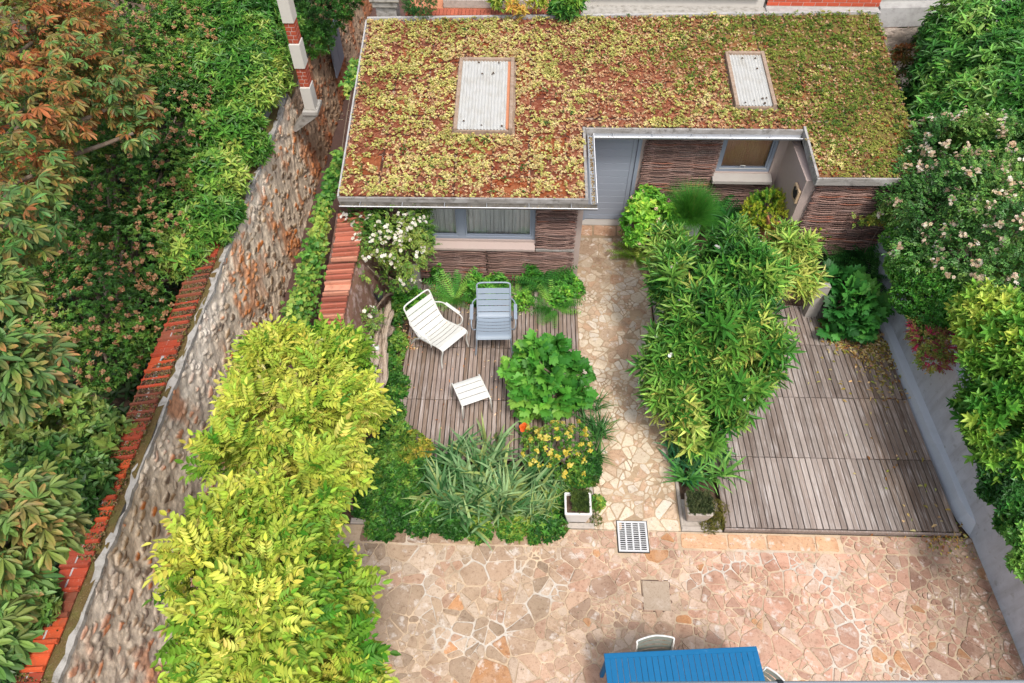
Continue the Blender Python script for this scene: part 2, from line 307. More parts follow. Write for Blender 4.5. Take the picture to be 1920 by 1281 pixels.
class Fol:
    def __init__(s): s.V = []; s.Lp = []; s.T = []; s.C = []; s.n = 0
    def add(s, tpl, P, D, N, L, W, C, jit=.14, tip=None):
        t = TP[tpl]; P = np.asarray(P, float); m = len(P)
        if m == 0: return
        tv = np.array(t.v); g = np.array(t.g); D = unit(D); N = unit(N-(N*D).sum(1, keepdims=True)*D+1e-6); Rr = np.cross(D, N)
        L = np.broadcast_to(L, (m,))[:, None, None]; W = np.broadcast_to(W, (m,))[:, None, None]
        V = P[:, None]+Rr[:, None]*tv[None, :, 0:1]*W+D[:, None]*tv[None, :, 1:2]*L+N[:, None]*tv[None, :, 2:3]*(L if tpl in ('ovate', 'lance', 'fern', 'lobed', 'ivy', 'pinnate', 'pinn3', 'palmate') else W)
        k = len(tv); fl = np.array([i for f in t.f for i in f]); ft = np.array([len(f) for f in t.f])
        s.V.append(V.reshape(-1, 3)); s.Lp.append((fl[None]+(np.arange(m)*k)[:, None]+s.n).ravel()); s.T.append(np.tile(ft, m))
        cj = 1+jit*RG.normal(size=(m, t.k)); hue = 1+jit*.5*RG.normal(size=(m, t.k, 3)); cc = np.asarray(C)[:, None]*np.clip(cj, .45, 1.7)[..., None]*np.clip(hue, .6, 1.4)
        cv = cc[:, g]
        if tip is not None:
            a_ = np.clip(np.asarray(tip[1])[:, None]+.4*RG.normal(size=(m, t.k)), 0, 1)[:, g]*np.clip((np.array(t.t)[None]-.30)*2.0, 0, 1); cv = cv*(1-a_[..., None])+np.array(tip[0])*a_[..., None]
        s.C.append(np.clip(cv, 0, 1).reshape(-1, 3)); s.n += m*k
    def strips(s, P, az, lean, L, W, C, curve=1.0, seg=5, fold=0.0, jit=.12):   # blades: iris, grass
        m = len(P); P = np.asarray(P, float)
        h = np.stack([np.cos(az), np.sin(az), np.zeros(m)], 1); side = np.stack([-np.sin(az), np.cos(az), np.zeros(m)], 1)
        L = np.broadcast_to(L, (m,)); W = np.broadcast_to(W, (m,)); lean = np.broadcast_to(lean, (m,)); curve = np.broadcast_to(curve, (m,))
        pts = [P.copy()]; th = lean.copy()
        for j in range(seg):
            d = h*np.sin(th)[:, None]+np.array([0, 0, 1])*np.cos(th)[:, None]; pts.append(pts[-1]+d*(L/seg)[:, None]); th = th+curve/seg
        ws = [.75, 1, 1, .85, .55, .05] if seg == 5 else list(np.linspace(1, .1, seg+1))
        V = np.empty((m, 2*(seg+1), 3))
        for j in range(seg+1): V[:, 2*j] = pts[j]-side*(W*ws[j]/2)[:, None]; V[:, 2*j+1] = pts[j]+side*(W*ws[j]/2)[:, None]
        k = 2*(seg+1); fl = np.array([i for j in range(seg) for i in (2*j, 2*j+1, 2*j+3, 2*j+2)])
        s.V.append(V.reshape(-1, 3)); s.Lp.append((fl[None]+(np.arange(m)*k)[:, None]+s.n).ravel()); s.T.append(np.full(m*seg, 4))
        cc = np.asarray(C)*np.clip(1+jit*RG.normal(size=(m, 1)), .5, 1.6); s.C.append(np.clip(np.repeat(cc, k, 0), 0, 1)); s.n += m*k
    def build(s, name, m, parent=None):
        V = np.concatenate(s.V); V = V-np.array(wloc(parent)) if parent is not None else V
        T = np.concatenate(s.T); st = np.concatenate([[0], np.cumsum(T)[:-1]])
        CC = np.concatenate(s.C)
        if m in (M['leaf'], M['gloss_leaf']):
            CC = CC*np.array([1.20, 1.0, .72]); lu = (CC@np.array([.25, .68, .07]))[:, None]; CC = np.clip((CC*.93+lu*.07)*1.12, 0, 1)
        me = mkmesh(name, V, np.concatenate(s.Lp), st, T, CC); me.materials.append(m)
        return link(bpy.data.objects.new(name, me), parent)
def pal(P, cols, f=1.5, noise_amt=.4, rnd=.25, k=0, bias=0.0):     # colours along an ordered palette, patchy in space
    cols = np.array(cols); u = np.clip(.5+bias+noise_amt*fnoise(P, f, k)+rnd*RG.normal(size=len(P)), 0, .9999)*(len(cols)-1)
    i = u.astype(int); t = (u-i)[:, None]; return cols[i]*(1-t)+cols[np.minimum(i+1, len(cols)-1)]*t
def crown(blobs, n, depth=.35, rough=.18, zmin=.04, inner=.72, f=1.3):
    """twig ends over a union of ellipsoids with an uneven outline"""
    B = np.array(blobs, float); area = (B[:, 3]*B[:, 4]+B[:, 4]*B[:, 5]+B[:, 3]*B[:, 5]); idx = RG.choice(len(B), int(n*1.7), p=area/area.sum())
    d = unit(RG.normal(size=(len(idx), 3))); b = B[idx]
    P = b[:, :3]+d*b[:, 3:6]; rr = 1-depth*RG.random(len(idx))**1.6+rough*fnoise(P, f*1.6, 1)+rough*.5*fnoise(P, f*4, 2)
    P = b[:, :3]+d*b[:, 3:6]*rr[:, None]; O = unit(d/b[:, 3:6])
    ok = P[:, 2] > zmin
    for q in B: ok &= (((P-q[:3])/q[3:6])**2).sum(1) > inner**2*.999*(1 if 1 else 0)
    P, O = P[ok][:n], O[ok][:n]; return P, O
def pb(u, v, z, rpx, sz=.8, sy=1.0):   # ellipsoid whose size in the photograph is known
    c = at(u, v, z); r = rpx/pxm(c); return (c[0], c[1], c[2], r, r*sy, r*sz)
UP = np.array([0, 0, 1.0])
def rv(n, s=1.0): return RG.normal(size=(n, 3))*s
def sprigs(fo, tpl, P, O, L, C, W=None, out=1.0, up=.3, rnd=.45, lj=.2, nrm='up', jit=.14):
    n = len(P); D = unit(O*out+UP*up+rv(n, rnd)); N = unit(UP*1.0+O*.5+rv(n, .3)) if nrm == 'up' else unit(O+rv(n, .4))
    Ls = L*np.clip(1+lj*RG.normal(size=n), .5, 1.6); fo.add(tpl, P, D, N, Ls, Ls if W is None else Ls*W, C, jit)
def stems(root, pts, base, r=.03, name='trunk', mt='bark', split=None, extra=None):
    mb = MB(); base = np.array(base, float)
    for p in pts:
        p = np.array(p, float); mid = (base+p)/2+np.array([random.uniform(-.1, .1), random.uniform(-.1, .1), .12*np.linalg.norm(p-base)]); c = bez([base, mid, p], 6)
        mb.tube(c, list(np.linspace(r, r*.3, len(c))), 7)
    if extra: mb.tube(extra[0], extra[1], 8)
    return mb.build(name, M[mt], root, True)
def C3(*h): return [lin(x) for x in h]

# ================================================================== SETTING
def sheet(name, x0, x1, y0, y1, z, m, res=None, amp=0.0, col=None):
    if res is None: mb = MB(); mb.add([(x0, y0, z), (x1, y0, z), (x1, y1, z), (x0, y1, z)], [(0, 1, 2, 3)]); o = mb.build(name, m)
    else:
        nx, ny = max(2, int((x1-x0)/res)), max(2, int((y1-y0)/res)); X, Y = np.meshgrid(np.linspace(x0, x1, nx), np.linspace(y0, y1, ny)); P = np.stack([X.ravel(), Y.ravel(), np.zeros(X.size)], 1)
        Z = z+amp*(fnoise(P, 3, 2)*.6+fnoise(P, 9, 3)*.4); V = np.stack([P[:, 0], P[:, 1], Z], 1)
        i = (np.arange(ny-1)[:, None]*nx+np.arange(nx-1)[None]).ravel(); L = np.stack([i, i+1, i+nx+1, i+nx], 1)
        me = mkmesh(name, V, L.ravel(), np.arange(len(i))*4, np.full(len(i), 4), col(P) if col else np.ones((len(P), 3)), True); me.materials.append(m); o = link(bpy.data.objects.new(name, me))
    return o
tag(sheet('ground', -60, 60, -30, 90, -.03, M['soil']), kind='structure')
tag(sheet('alley', -4.05, -2.95, -.5, 18, -.015, M['alley'], .06, .012), kind='structure')

# ---- crazy paving
def clip_poly(poly, p, nrm):      # keep (x-p).n <= 0
    out = []
    for i in range(len(poly)):
        a, b = poly[i], poly[(i+1) % len(poly)]; da = (a[0]-p[0])*nrm[0]+(a[1]-p[1])*nrm[1]; db = (b[0]-p[0])*nrm[0]+(b[1]-p[1])*nrm[1]
        if da <= 0: out.append(a)
        if (da < 0 < db) or (db < 0 < da): t = da/(da-db); out.append((a[0]+(b[0]-a[0])*t, a[1]+(b[1]-a[1])*t))
    return out
def paving(mb, x0, x1, y0, y1, radius, colf, gapf, hole=None, z=.03):
    pts = []; tries = 0
    cell = {}
    while tries < 40000:
        tries += 1; p = (random.uniform(x0, x1), random.uniform(y0, y1)); r = radius(*p)*random.choice((.6, .85, 1, 1.25)); k = (int(p[0]//.5), int(p[1]//.5)); ok = True
        for i in (-1, 0, 1):
            for j in (-1, 0, 1):
                for q in cell.get((k[0]+i, k[1]+j), ()):
                    if (q[0]-p[0])**2+(q[1]-p[1])**2 < ((q[2]+r)/2)**2: ok = False; break
        if ok: cell.setdefault(k, []).append((p[0], p[1], r)); pts.append((p[0], p[1], r))
    A = np.array(pts)
    for (x, y, r) in pts:
        poly = [(x0, y0), (x1, y0), (x1, y1), (x0, y1)]
        d2 = (A[:, 0]-x)**2+(A[:, 1]-y)**2; g = gapf(x, y)*random.uniform(.5, 1.6)
        for j in np.argsort(d2)[1:26]:
            q = A[j]; dx, dy = q[0]-x, q[1]-y; d = math.hypot(dx, dy); wq = .5+.35*(r-q[2])/(r+q[2]); m = (x+dx*wq-dx/d*g/2, y+dy*wq-dy/d*g/2)
            poly = clip_poly(poly, m, (dx/d, dy/d))
            if len(poly) < 3: break
        if len(poly) < 3: continue
        for e in ((x0+g, 0, -1, 0), (x1-g, 0, 1, 0)): poly = clip_poly(poly, (e[0], 0), (e[2], e[3]))
        poly = clip_poly(poly, (0, y1-g/2), (0, 1))
        if len(poly) < 3: continue
        cx, cy = sum(p[0] for p in poly)/len(poly), sum(p[1] for p in poly)/len(poly)
        if hole and any(h[0] < cx < h[1] and h[2] < cy < h[3] for h in hole): continue
        for pc in chop(poly, r*r*random.choice((.35, .6, .9, 1.3))): 
            cx, cy = sum(p[0] for p in pc)/len(pc), sum(p[1] for p in pc)/len(pc); slab(mb, pc, z, colf(cx, cy))
def parea(p): return abs(sum(p[i][0]*p[(i+1) % len(p)][1]-p[(i+1) % len(p)][0]*p[i][1] for i in range(len(p))))/2
def chop(poly, amax, dep=0):      # break a slab with straight cracks
    if parea(poly) < amax or dep > 3: return [poly]
    n = len(poly); cx, cy = sum(p[0] for p in poly)/n, sum(p[1] for p in poly)/n; far = max(poly, key=lambda p: (p[0]-cx)**2+(p[1]-cy)**2); a = math.atan2(far[1]-cy, far[0]-cx)+random.gauss(0, .35)
    c = (cx+random.uniform(-.2, .2)*(far[0]-cx), cy+random.uniform(-.2, .2)*(far[1]-cy)); d = (math.cos(a), math.sin(a)); g = random.uniform(.003, .008)
    A = clip_poly(poly, (c[0]-d[0]*g, c[1]-d[1]*g), d); B = clip_poly(poly, (c[0]+d[0]*g, c[1]+d[1]*g), (-d[0], -d[1])); out = []
    for q in (A, B):
        if len(q) >= 3: out += chop(q, amax, dep+1)
    return out
def slab(mb, poly, z, col, rag=.012):
    ring = []; n = len(poly); ar = 0
    for i in range(n):
        a, b = poly[i], poly[(i+1) % n]; ar += a[0]*b[1]-a[1]*b[0]; L = math.hypot(b[0]-a[0], b[1]-a[1])
        if L < .012: continue
        c = min(.018, L*.25)/L; m = max(1, int(L/.07))
        for k in range(m+1):
            t = c+(1-2*c)*k/m; s_ = 0 if k in (0, m) else random.uniform(-1, .6)*rag*.5
            nx, ny = (b[1]-a[1])/L, -(b[0]-a[0])/L; ring.append((a[0]+(b[0]-a[0])*t+nx*s_, a[1]+(b[1]-a[1])*t+ny*s_))
    if abs(ar)/2 < .0009 or len(ring) < 4: return
    cx = sum(p[0] for p in ring)/len(ring); cy = sum(p[1] for p in ring)/len(ring); tx, ty = random.gauss(0, .012), random.gauss(0, .012); dz = random.uniform(-.004, .006)
    def zz(p, o): return z+dz+o+(p[0]-cx)*tx+(p[1]-cy)*ty
    rr = math.sqrt(abs(ar)/2); k = max(.5, 1-.006/max(rr, .03)); top = [(cx+(p[0]-cx)*k, cy+(p[1]-cy)*k, zz(p, 0)) for p in ring]
    bot = [(p[0], p[1], zz(p, -.005)) for p in ring]; low = [(p[0], p[1], z-.04) for p in ring]
    mb.col = col; n = len(ring); mb.add(top+bot+low, [tuple(range(n))]+[(n+i, n+(i+1) % n, (i+1) % n, i) for i in range(n)]+[(2*n+i, 2*n+(i+1) % n, n+(i+1) % n, n+i) for i in range(n)])
def nz1(x, y, f, k=0): return float(fnoise(np.array([[x, y, 0.0]]), f, k)[0])
def col_patio(x, y):
    t = min(1, max(0, (x+.6)/3.0+.25*nz1(x, y, 1)))
    a, b = lin('#ad957c'), lin('#c49a84'); c = a*(1-t)+b*t; u = random.random()
    if u < .03: c = lin('#bb8a60')
    elif u < .18: c = c*.78
    elif u < .44: c = c*.5+lin('#cdbba8')*.5
    elif u < .56: c = c*.6+lin('#b3856f')*.4
    c = c*random.uniform(.84, 1.14)
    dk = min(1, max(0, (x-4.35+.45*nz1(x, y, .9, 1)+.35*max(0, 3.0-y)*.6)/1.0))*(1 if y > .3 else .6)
    dk2 = min(1, max(0, (-1.15-x+.25*nz1(x, y, 1, 2))/.8))*min(1, max(0, (y-2.0)/1.0))  # shade at the left of the patio, put into the slab colour
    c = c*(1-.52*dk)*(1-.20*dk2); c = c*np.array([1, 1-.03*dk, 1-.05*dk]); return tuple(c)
def col_path(x, y):
    a = lin('#d2c2aa'); u = random.random(); c = a
    if u < .2: c = lin('#c0a78d')
    elif u < .32: c = lin('#bf9f82')
    elif u < .5: c = lin('#d2c6b5')
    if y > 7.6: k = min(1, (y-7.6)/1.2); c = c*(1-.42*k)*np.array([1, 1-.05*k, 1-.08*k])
    return tuple(c*random.uniform(.88, 1.1))
PX = (-3.0, 5.84)
WH = [((3.05, 3.55), (3.9, 3.35)), ((3.75, 3.4), (3.95, 2.75)), ((3.95, 2.75), (4.3, 2.2)), ((-1.35, 3.5), (.1, 3.25)), ((-1.2, 3.4), (-.95, 2.5)), ((-.95, 2.5), (-.3, 2.45)), ((-.3, 2.45), (.6, 3.35)), ((2.2, 3.2), (2.8, 3.5)), ((4.0, 2.6), (3.6, 2.2)), ((4.3, 2.2), (4.8, 1.8)), ((-1.9, 2.3), (-1.3, 1.6))]
def segd(P, a, b):
    a, b = np.array(a), np.array(b); ab = b-a; t = np.clip(((P[:, :2]-a)@ab)/(ab@ab), 0, 1); return np.linalg.norm(P[:, :2]-a-t[:, None]*ab, axis=1)
def col_mortar(P):
    base = np.tile(lin('#bda78d'), (len(P), 1))*(1+.18*fnoise(P, 5, 1))[:, None]; wf = np.zeros(len(P))
    for a, b in WH: wf = np.maximum(wf, np.clip(1.3-segd(P, a, b)/.13+.7*fnoise(P, 4, 2), 0, 1))
    wf *= .75; base = base*(1-wf[:, None])+np.array([.58, .55, .50])*wf[:, None]
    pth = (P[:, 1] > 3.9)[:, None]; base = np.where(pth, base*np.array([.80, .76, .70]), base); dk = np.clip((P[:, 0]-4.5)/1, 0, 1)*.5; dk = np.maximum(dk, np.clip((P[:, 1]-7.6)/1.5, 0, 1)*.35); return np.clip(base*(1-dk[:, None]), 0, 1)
def rad_patio(x, y):
    r = .27 if x < 1 else .235
    if y > 2.6 and x < .2: r = .27
    if x > 3.7: r = .20
    return r*(1+.25*nz1(x, y, 1.3, 3))
GR = (1.275, 1.655, 3.555, 3.965); CV = (1.53, 1.86, 2.83, 3.19)
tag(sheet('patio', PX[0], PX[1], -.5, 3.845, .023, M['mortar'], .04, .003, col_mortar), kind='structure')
mb = MB(); holes = [(GR[0]-.04, GR[1]+.04, GR[2]-.04, GR[3]+.04), (CV[0]-.03, CV[1]+.03, CV[2]-.03, CV[3]+.03)]
def gap(x, y):
    d = min(float(segd(np.array([[x, y, 0]]), a, b)[0]) for a, b in WH); return .010+(.009 if d < .16 else 0)+(.005 if x > 4 else 0)
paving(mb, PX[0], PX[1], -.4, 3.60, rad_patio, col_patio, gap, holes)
x = -2.05
for wd in (.62, .28, .52, .56, .42):
    slab(mb, [(x, 3.62), (x+wd-.02, 3.61), (x+wd-.025, 3.825), (x+.01, 3.83)], .034, tuple(np.array(lin('#b5977c'))*random.uniform(.7, .95)*(.8 if x < -1.2 else 1))); x += wd
x = 2.08
for wd in (.6, .5, .62, .3):
    slab(mb, [(x, 3.63), (x+wd-.02, 3.62), (x+wd-.02, 3.81), (x+.01, 3.82)], .034, tuple(lin('#cda17d')*random.uniform(.85, 1.1))); x += wd
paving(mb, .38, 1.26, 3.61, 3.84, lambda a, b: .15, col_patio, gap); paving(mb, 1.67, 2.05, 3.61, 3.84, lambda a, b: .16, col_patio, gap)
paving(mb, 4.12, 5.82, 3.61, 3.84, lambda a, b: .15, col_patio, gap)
tag(mb.build('patio_stones', M['stone']), kind='structure')
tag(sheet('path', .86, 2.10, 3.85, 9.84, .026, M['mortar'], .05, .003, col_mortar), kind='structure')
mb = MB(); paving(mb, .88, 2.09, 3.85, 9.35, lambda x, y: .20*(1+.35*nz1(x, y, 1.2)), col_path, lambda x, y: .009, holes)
x = .98
for wd in (.26, .42, .28): slab(mb, [(x, 9.42), (x+wd-.03, 9.40), (x+wd-.02, 9.66), (x+.02, 9.68)], .035, tuple(lin('#a8866c')*random.uniform(.85, 1.1))); x += wd
tag(mb.build('path_stones', M['stone']), kind='structure')

# drain grate, inspection cover
g = thing('drain_grate', 'square grey slotted drain grate set in the crazy paving at the foot of the path', 'drain', (1.46, 3.76, .03))
mb = MB(); x0, x1, y0, y1 = GR; z0, z1 = .0315, .048
bx_ = [x0, x0+.022]
cols = 4; rows = 13; fw = .024; cwid = (x1-x0-2*fw-3*.02)/cols; rh = (y1-y0-2*fw-12*.0125)/rows
mb.box(x0, x0+fw, y0, y1, z0, z1); mb.box(x1-fw, x1, y0, y1, z0, z1)
for i in range(3): xx = x0+fw+cwid*(i+1)+.02*i; mb.box(xx, xx+.02, y0+fw, y1-fw, z0, z1)
mb.box(x0+fw, x1-fw, y0, y0+fw, z0, z1-.0004); mb.box(x0+fw, x1-fw, y1-fw, y1, z0, z1-.0004)
for i in range(cols):
    xa = x0+fw+(cwid+.02)*i
    for j in range(rows-1): yy = y0+fw+rh*(j+1)+.0125*j+.002; mb.box(xa, xa+cwid, yy, yy+.0085, z0, z1-.003)
mb.build('slotted_plate', M['cast_grey'], g)
mb = MB(); mb.box(x0+.004, x1-.004, y0+.004, y1-.004, .0235, .0305); mb.build('slot_shade', M['dark'], g)  # near-black sheet just under the plate, standing in for shade inside the slots
mb = MB(); e = .012
for a in ((x0-e, x1+e, y0-e, y0-.002), (x0-e, x1+e, y1+.002, y1+e), (x0-e, x0-.002, y0-.002, y1+.002), (x1+.002, x1+e, y0-.002, y1+.002)): mb.box(*a, .02, .036)
mb.build('frame', M['dark'], g)
c = thing('inspection_cover', 'square worn concrete inspection cover between the paving stones', 'cover', (1.69, 3.0, .03))
mb = MB(); mb.box(CV[0], CV[1], CV[2], CV[3], .01, .036, R(-2), bev=.006); mb.build('slab', mat('cover_stone', (.40, .31, .23), .9, nz=[(5, .4, (.60, .50, .42), .52, .68), (60, .5, (.5, .4, .3), .5, .7, None, 1)], bump=[(80, .4, .004)]), c)
mb = MB(); e = .014
for a in ((CV[0]-e, CV[1]+e, CV[2]-e, CV[2]-.004), (CV[0]-e, CV[1]+e, CV[3]+.004, CV[3]+e), (CV[0]-e, CV[0]-.004, CV[2], CV[3]), (CV[1]+.004, CV[1]+e, CV[2], CV[3])): mb.box(*a, .01, .028)
mb.build('joint', M['alley'], c)

# ---- decks
def deck(name, label, x0, x1, rows, pitch, z, c0, c1, skew=0.0, patch=None, fascia=False):
    d = thing(name, label, 'deck', (x0, rows[0], 0))
    for r_ in range(len(rows)-1):
        ya, yb = rows[r_]+.006, rows[r_+1]-.006; mb = MB(); x = x0
        tile = 0
        while x < x1-.02:
            t = random.random(); c = np.array(c0)*(1-t)+np.array(c1)*t; lt = fnoise(np.array([[x*1.2, (ya+yb)*.6, 3.0]]), .9, 1)[0]
            c = c*(1+.16*lt)*random.uniform(.84, 1.10)
            if patch: c = patch(x, (ya+yb)/2, c)
            mb.col = tuple(np.clip(c, 0, 1)); xe = min(x+pitch-.010, x1); dz = random.uniform(-.003, .003); tw = random.uniform(-.002, .002)
            mb.box(x+tw, xe+tw, ya+random.uniform(-.003, .003), yb+random.uniform(-.003, .003), z-.024, z+dz, bev=.003); x += pitch
        o = mb.build('board_panel', M['deck'], d)
    mb = MB(); mb.box(x0+.02, x1-.02, rows[0]+.02, rows[-1]-.02, .0, z-.03); mb.build('joists', M['dark'], d)
    if fascia: mb = MB(); mb.col = tuple(lin('#8a7a70')); mb.box(x0-.005, x1+.005, rows[0]-.028, rows[0]-.004, .0, z-.012, bev=.003); mb.build('edge_board', M['deck'], d)
    return d
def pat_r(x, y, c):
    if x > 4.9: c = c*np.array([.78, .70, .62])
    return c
deck('deck', 'weathered brown timber deck under the armchairs and footstool', -1.80, .875, (4.80, 5.79, 6.77, 7.62, 8.1), .066, .08, lin('#85705f'), lin('#a3938a'))
deck('deck', 'large grey timber deck beside the right garden wall', 2.66, 5.665, (3.89, 4.93, 5.94, 6.93, 7.75), .079, .10, lin('#7e6f66'), lin('#a0948d'), patch=pat_r, fascia=True)
e = thing('timber_edging', 'narrow grey timber edging strip between the path and the oleander', 'edging', (2.2, 6.0, 0))
mb = MB()
for k in range(3): mb.col = tuple(lin('#a79c93')*random.uniform(.85, 1.1)); mb.box(2.125+.072*k, 2.19+.072*k, 5.4, 8.35, .0, .10, bev=.004)
mb.build('boards', M['deck'], e)

# bed kerbs
k = thing('bed_kerb', 'low mossy concrete kerb in front of the left flower bed', 'kerb', (0, 3.87, 0))
mb = MB(); mb.box(-2.2, .98, 3.853, 3.93, -.02, .055, bev=.01); mb.box(.93, .984, 3.932, 4.6, -.02, .052, bev=.01); mb.build('kerb_stone', M['concrete'], k)
k = thing('bed_kerb', 'low concrete kerb around the small planter bed beside the large deck', 'kerb', (2.3, 3.87, 0))
mb = MB(); mb.box(2.105, 2.63, 3.853, 3.92, -.02, .05, bev=.01); mb.box(2.105, 2.15, 3.922, 4.9, -.02, .048, bev=.01); mb.box(2.152, 2.63, 3.922, 4.3, -.02, .03); mb.build('kerb_stone', M['concrete'], k)

# ================================================================== HOUSE
house = thing('garden_house', 'single-storey garden house with a red and green sedum roof and wattle-clad walls', 'house', (1.5, 10, 0))
def wallbox(x0, x1, z0, z1, y0, y1, ops):
    mb = MB(); xs = sorted({x0, x1, *[o[0] for o in ops], *[o[1] for o in ops]})
    for a, b in zip(xs[:-1], xs[1:]):
        zs = [(z0, z1)]
        for o in ops:
            if o[0] <= a+1e-6 and b-1e-6 <= o[1]: zs = [q for s_ in zs for q in ((s_[0], min(s_[1], o[2])), (max(s_[0], o[3]), s_[1])) if q[1]-q[0] > .005]
        for q in zs: mb.box(a, b, y0, y1, *q)
    return mb
wallbox(-2.72, .90, 0, 1.74, 8.36, 8.50, [(-1.62, .17, .86, 1.62)]).build('wall', M['plaster'], house)
wallbox(.90, 4.28, 0, 1.98, 9.83, 9.97, [(1.03, 1.90, .03, 1.93), (3.22, 4.13, 1.13, 1.90)]).build('wall', M['plaster'], house)
mb = MB(); mb.box(.76, .90, 8.503, 9.97, 0, 1.75); mb.build('wall', M['plaster'], house)
mb = MB(); mb.box(4.28, 4.42, 8.73, 9.97, 0, 1.84); mb.build('wall', M['plaster'], house)
mb = MB(); mb.box(4.423, 5.93, 8.73, 8.85, 0, 1.84); mb.build('wall', M['plaster'], house)
mb = MB(); mb.box(-2.72, -2.60, 8.503, 12.3, 0, 1.85); mb.box(5.85, 5.95, 8.853, 12.4, 0, 1.85); mb.box(-2.59, 5.84, 12.2, 12.3, 0, 2.2); mb.build('wall', M['plaster'], house)
mb = MB(); mb.box(1.0, 4.25, 10.7, 10.75, 0, 1.9); mb.box(-2.5, .7, 9.3, 9.35, 0, 1.7); mb.build('room_partition', M['dark'], house)
# sills
mb = MB(); mb.prism([(-1.66, 8.25, .765), (.172, 8.25, .765), (.172, 8.42, .85), (-1.66, 8.42, .85)], [(-1.66, 8.25, .725), (.172, 8.25, .725), (.172, 8.42, .725), (-1.66, 8.42, .725)]); mb.build('sill', M['plaster'], house)
mb = MB(); mb.prism([(3.17, 9.66, 1.075), (4.17, 9.66, 1.075), (4.17, 9.86, 1.125), (3.17, 9.86, 1.125)], [(3.17, 9.66, 1.02), (4.17, 9.66, 1.02), (4.17, 9.86, 1.02), (3.17, 9.86, 1.02)]); mb.build('sill', M['sill'], house)
# windows
def window(x0, x1, z0, z1, y, mull, curtain, cm):
    f = MB(); t = .055
    f.box(x0, x1, y, y+.06, z0, z0+t, bev=.004); f.box(x0, x1, y, y+.06, z1-t, z1, bev=.004); f.box(x0, x0+t, y+.001, y+.059, z0+t, z1-t); f.box(x1-t, x1, y+.001, y+.059, z0+t, z1-t)
    for m_ in mull: f.box(m_-.055, m_+.055, y-.002, y+.058, z0+t, z1-t, bev=.004)
    fo = f.build('window_frame', M['blue_grey'], house)
    fo2 = MB(); xs = [x0+t]+[q for m_ in mull for q in (m_-.055, m_+.055)]+[x1-t]; t2 = .03
    for a, b in zip(xs[::2], xs[1::2]):
        for q in ((a+.003, b-.003, z0+t+.003, z0+t+t2), (a+.003, b-.003, z1-t-t2, z1-t-.003), (a+.003, a+t2, z0+t+t2, z1-t-t2), (b-t2, b-.003, z0+t+t2, z1-t-t2)): fo2.box(q[0], q[1], y+.012, y+.048, q[2], q[3])
    fo2.build('casement', M['blue_grey'], fo)
    p = MB()
    for a, b in zip(xs[::2], xs[1::2]): p.box(a+t2, b-t2, y+.026, y+.032, z0+t+t2, z1-t-t2)
    p.build('pane', M['glass'], fo)
    cu = MB(); n = 240; vs = []; 
    for i in range(n+1):
        xx = x0+.06+(x1-x0-.12)*i/n; yy = y+.10+.010*math.sin(i*.55)+.006*math.sin(i*1.7); vs += [(xx, yy, z0+.03), (xx, yy, z1)]
    cu.add(vs, [(2*i, 2*i+2, 2*i+3, 2*i+1) for i in range(n)]); cu.build(curtain, cm, fo, True)
    return fo
wf = window(-1.62, .17, .86, 1.62, 8.385, [-1.0], 'curtain', M['curtain'])
mb = MB()
x = -1.5
while x < .1:
    if abs(x+1.0) > .07: mb.box(x, x+.0045, 8.456, 8.459, .93, 1.56)
    x += random.uniform(.05, .14)
mb.build('curtain_cord', M['curtain_line'], wf)
wf = window(3.22, 4.13, 1.13, 1.90, 9.86, [], 'blind', M['blind'])
mb = MB(); mb.tube([(3.62, 9.850, 1.225), (3.62, 9.842, 1.27), (3.70, 9.842, 1.27), (3.70, 9.850, 1.225)], .006, 6); mb.build('handle', M['white_paint'], wf)
mb = MB(); mb.box(3.28, 4.07, 9.852, 9.858, 1.192, 1.202); mb.build('bead', M['white_paint'], wf)
# door
mb = MB(); mb.box(1.03, 1.09, 9.80, 9.90, .03, 1.93); mb.box(1.84, 1.90, 9.80, 9.90, .03, 1.93); mb.box(1.09, 1.84, 9.802, 9.898, 1.87, 1.93); df = mb.build('door_frame', M['blue_grey'], house)
mb = MB(); 
mb.box(1.095, 1.17, 9.83, 9.87, .05, 1.865); mb.box(1.765, 1.835, 9.83, 9.87, .05, 1.865); mb.box(1.17, 1.765, 9.831, 9.869, .05, .14)
for k in range(12): mb.box(1.172, 1.763, 9.84, 9.866, .143+.142*k, .143+.142*k+.139, bev=.002)
dr = mb.build('door', M['door'], house)

mb = MB(); mb.box(.99, 1.95, 9.68, 9.829, .0, .045, bev=.005); mb.build('threshold', M['sill'], house)
# wattle panels
def wattle(x0, x1, z0, z1, y, name='wattle_panel', posts=True, th=.021):
    mb = MB(); z = z0+th/2; row = 0
    while z < z1:
        n = max(6, int((x1-x0)/.06)); ph = random.uniform(0, 6); am = random.uniform(.004, .011); pts = []; a_ = random.uniform(-.012, .012); e0 = random.uniform(-.02, .012); e1 = random.uniform(-.02, .02)
        for i in range(n+1):
            t = i/n; xx = x0+e0+(x1+e1-x0-e0)*t
            pts.append((xx, y-.012+.016*math.sin(xx*9+(3.14 if row % 2 else 0))+random.uniform(-.003, .003), z+am*math.sin(xx*3.1+ph)+a_*(t-.5)+.010*nz1(xx, z*3, 2, 1)))
        t = random.random(); c = lin('#5d4640')*(1-t)+lin('#96776c')*t
        if random.random() < .07: c = lin('#8d5a48')
        mb.col = tuple(c*random.uniform(.75, 1.2)); r0 = th*.5*random.uniform(.75, 1.25); mb.tube(pts, [r0*random.uniform(.85, 1.1) for _ in pts], 6); z += th*.92; row += 1
    x = x0+.05
    while posts and x < x1: mb.col = tuple(lin('#5a443c')); mb.tube([(x, y+.004, z0), (x+.01, y+.004, z1)], .012, 6); x += .5
    return mb.build(name, M['wattle'], house, True)
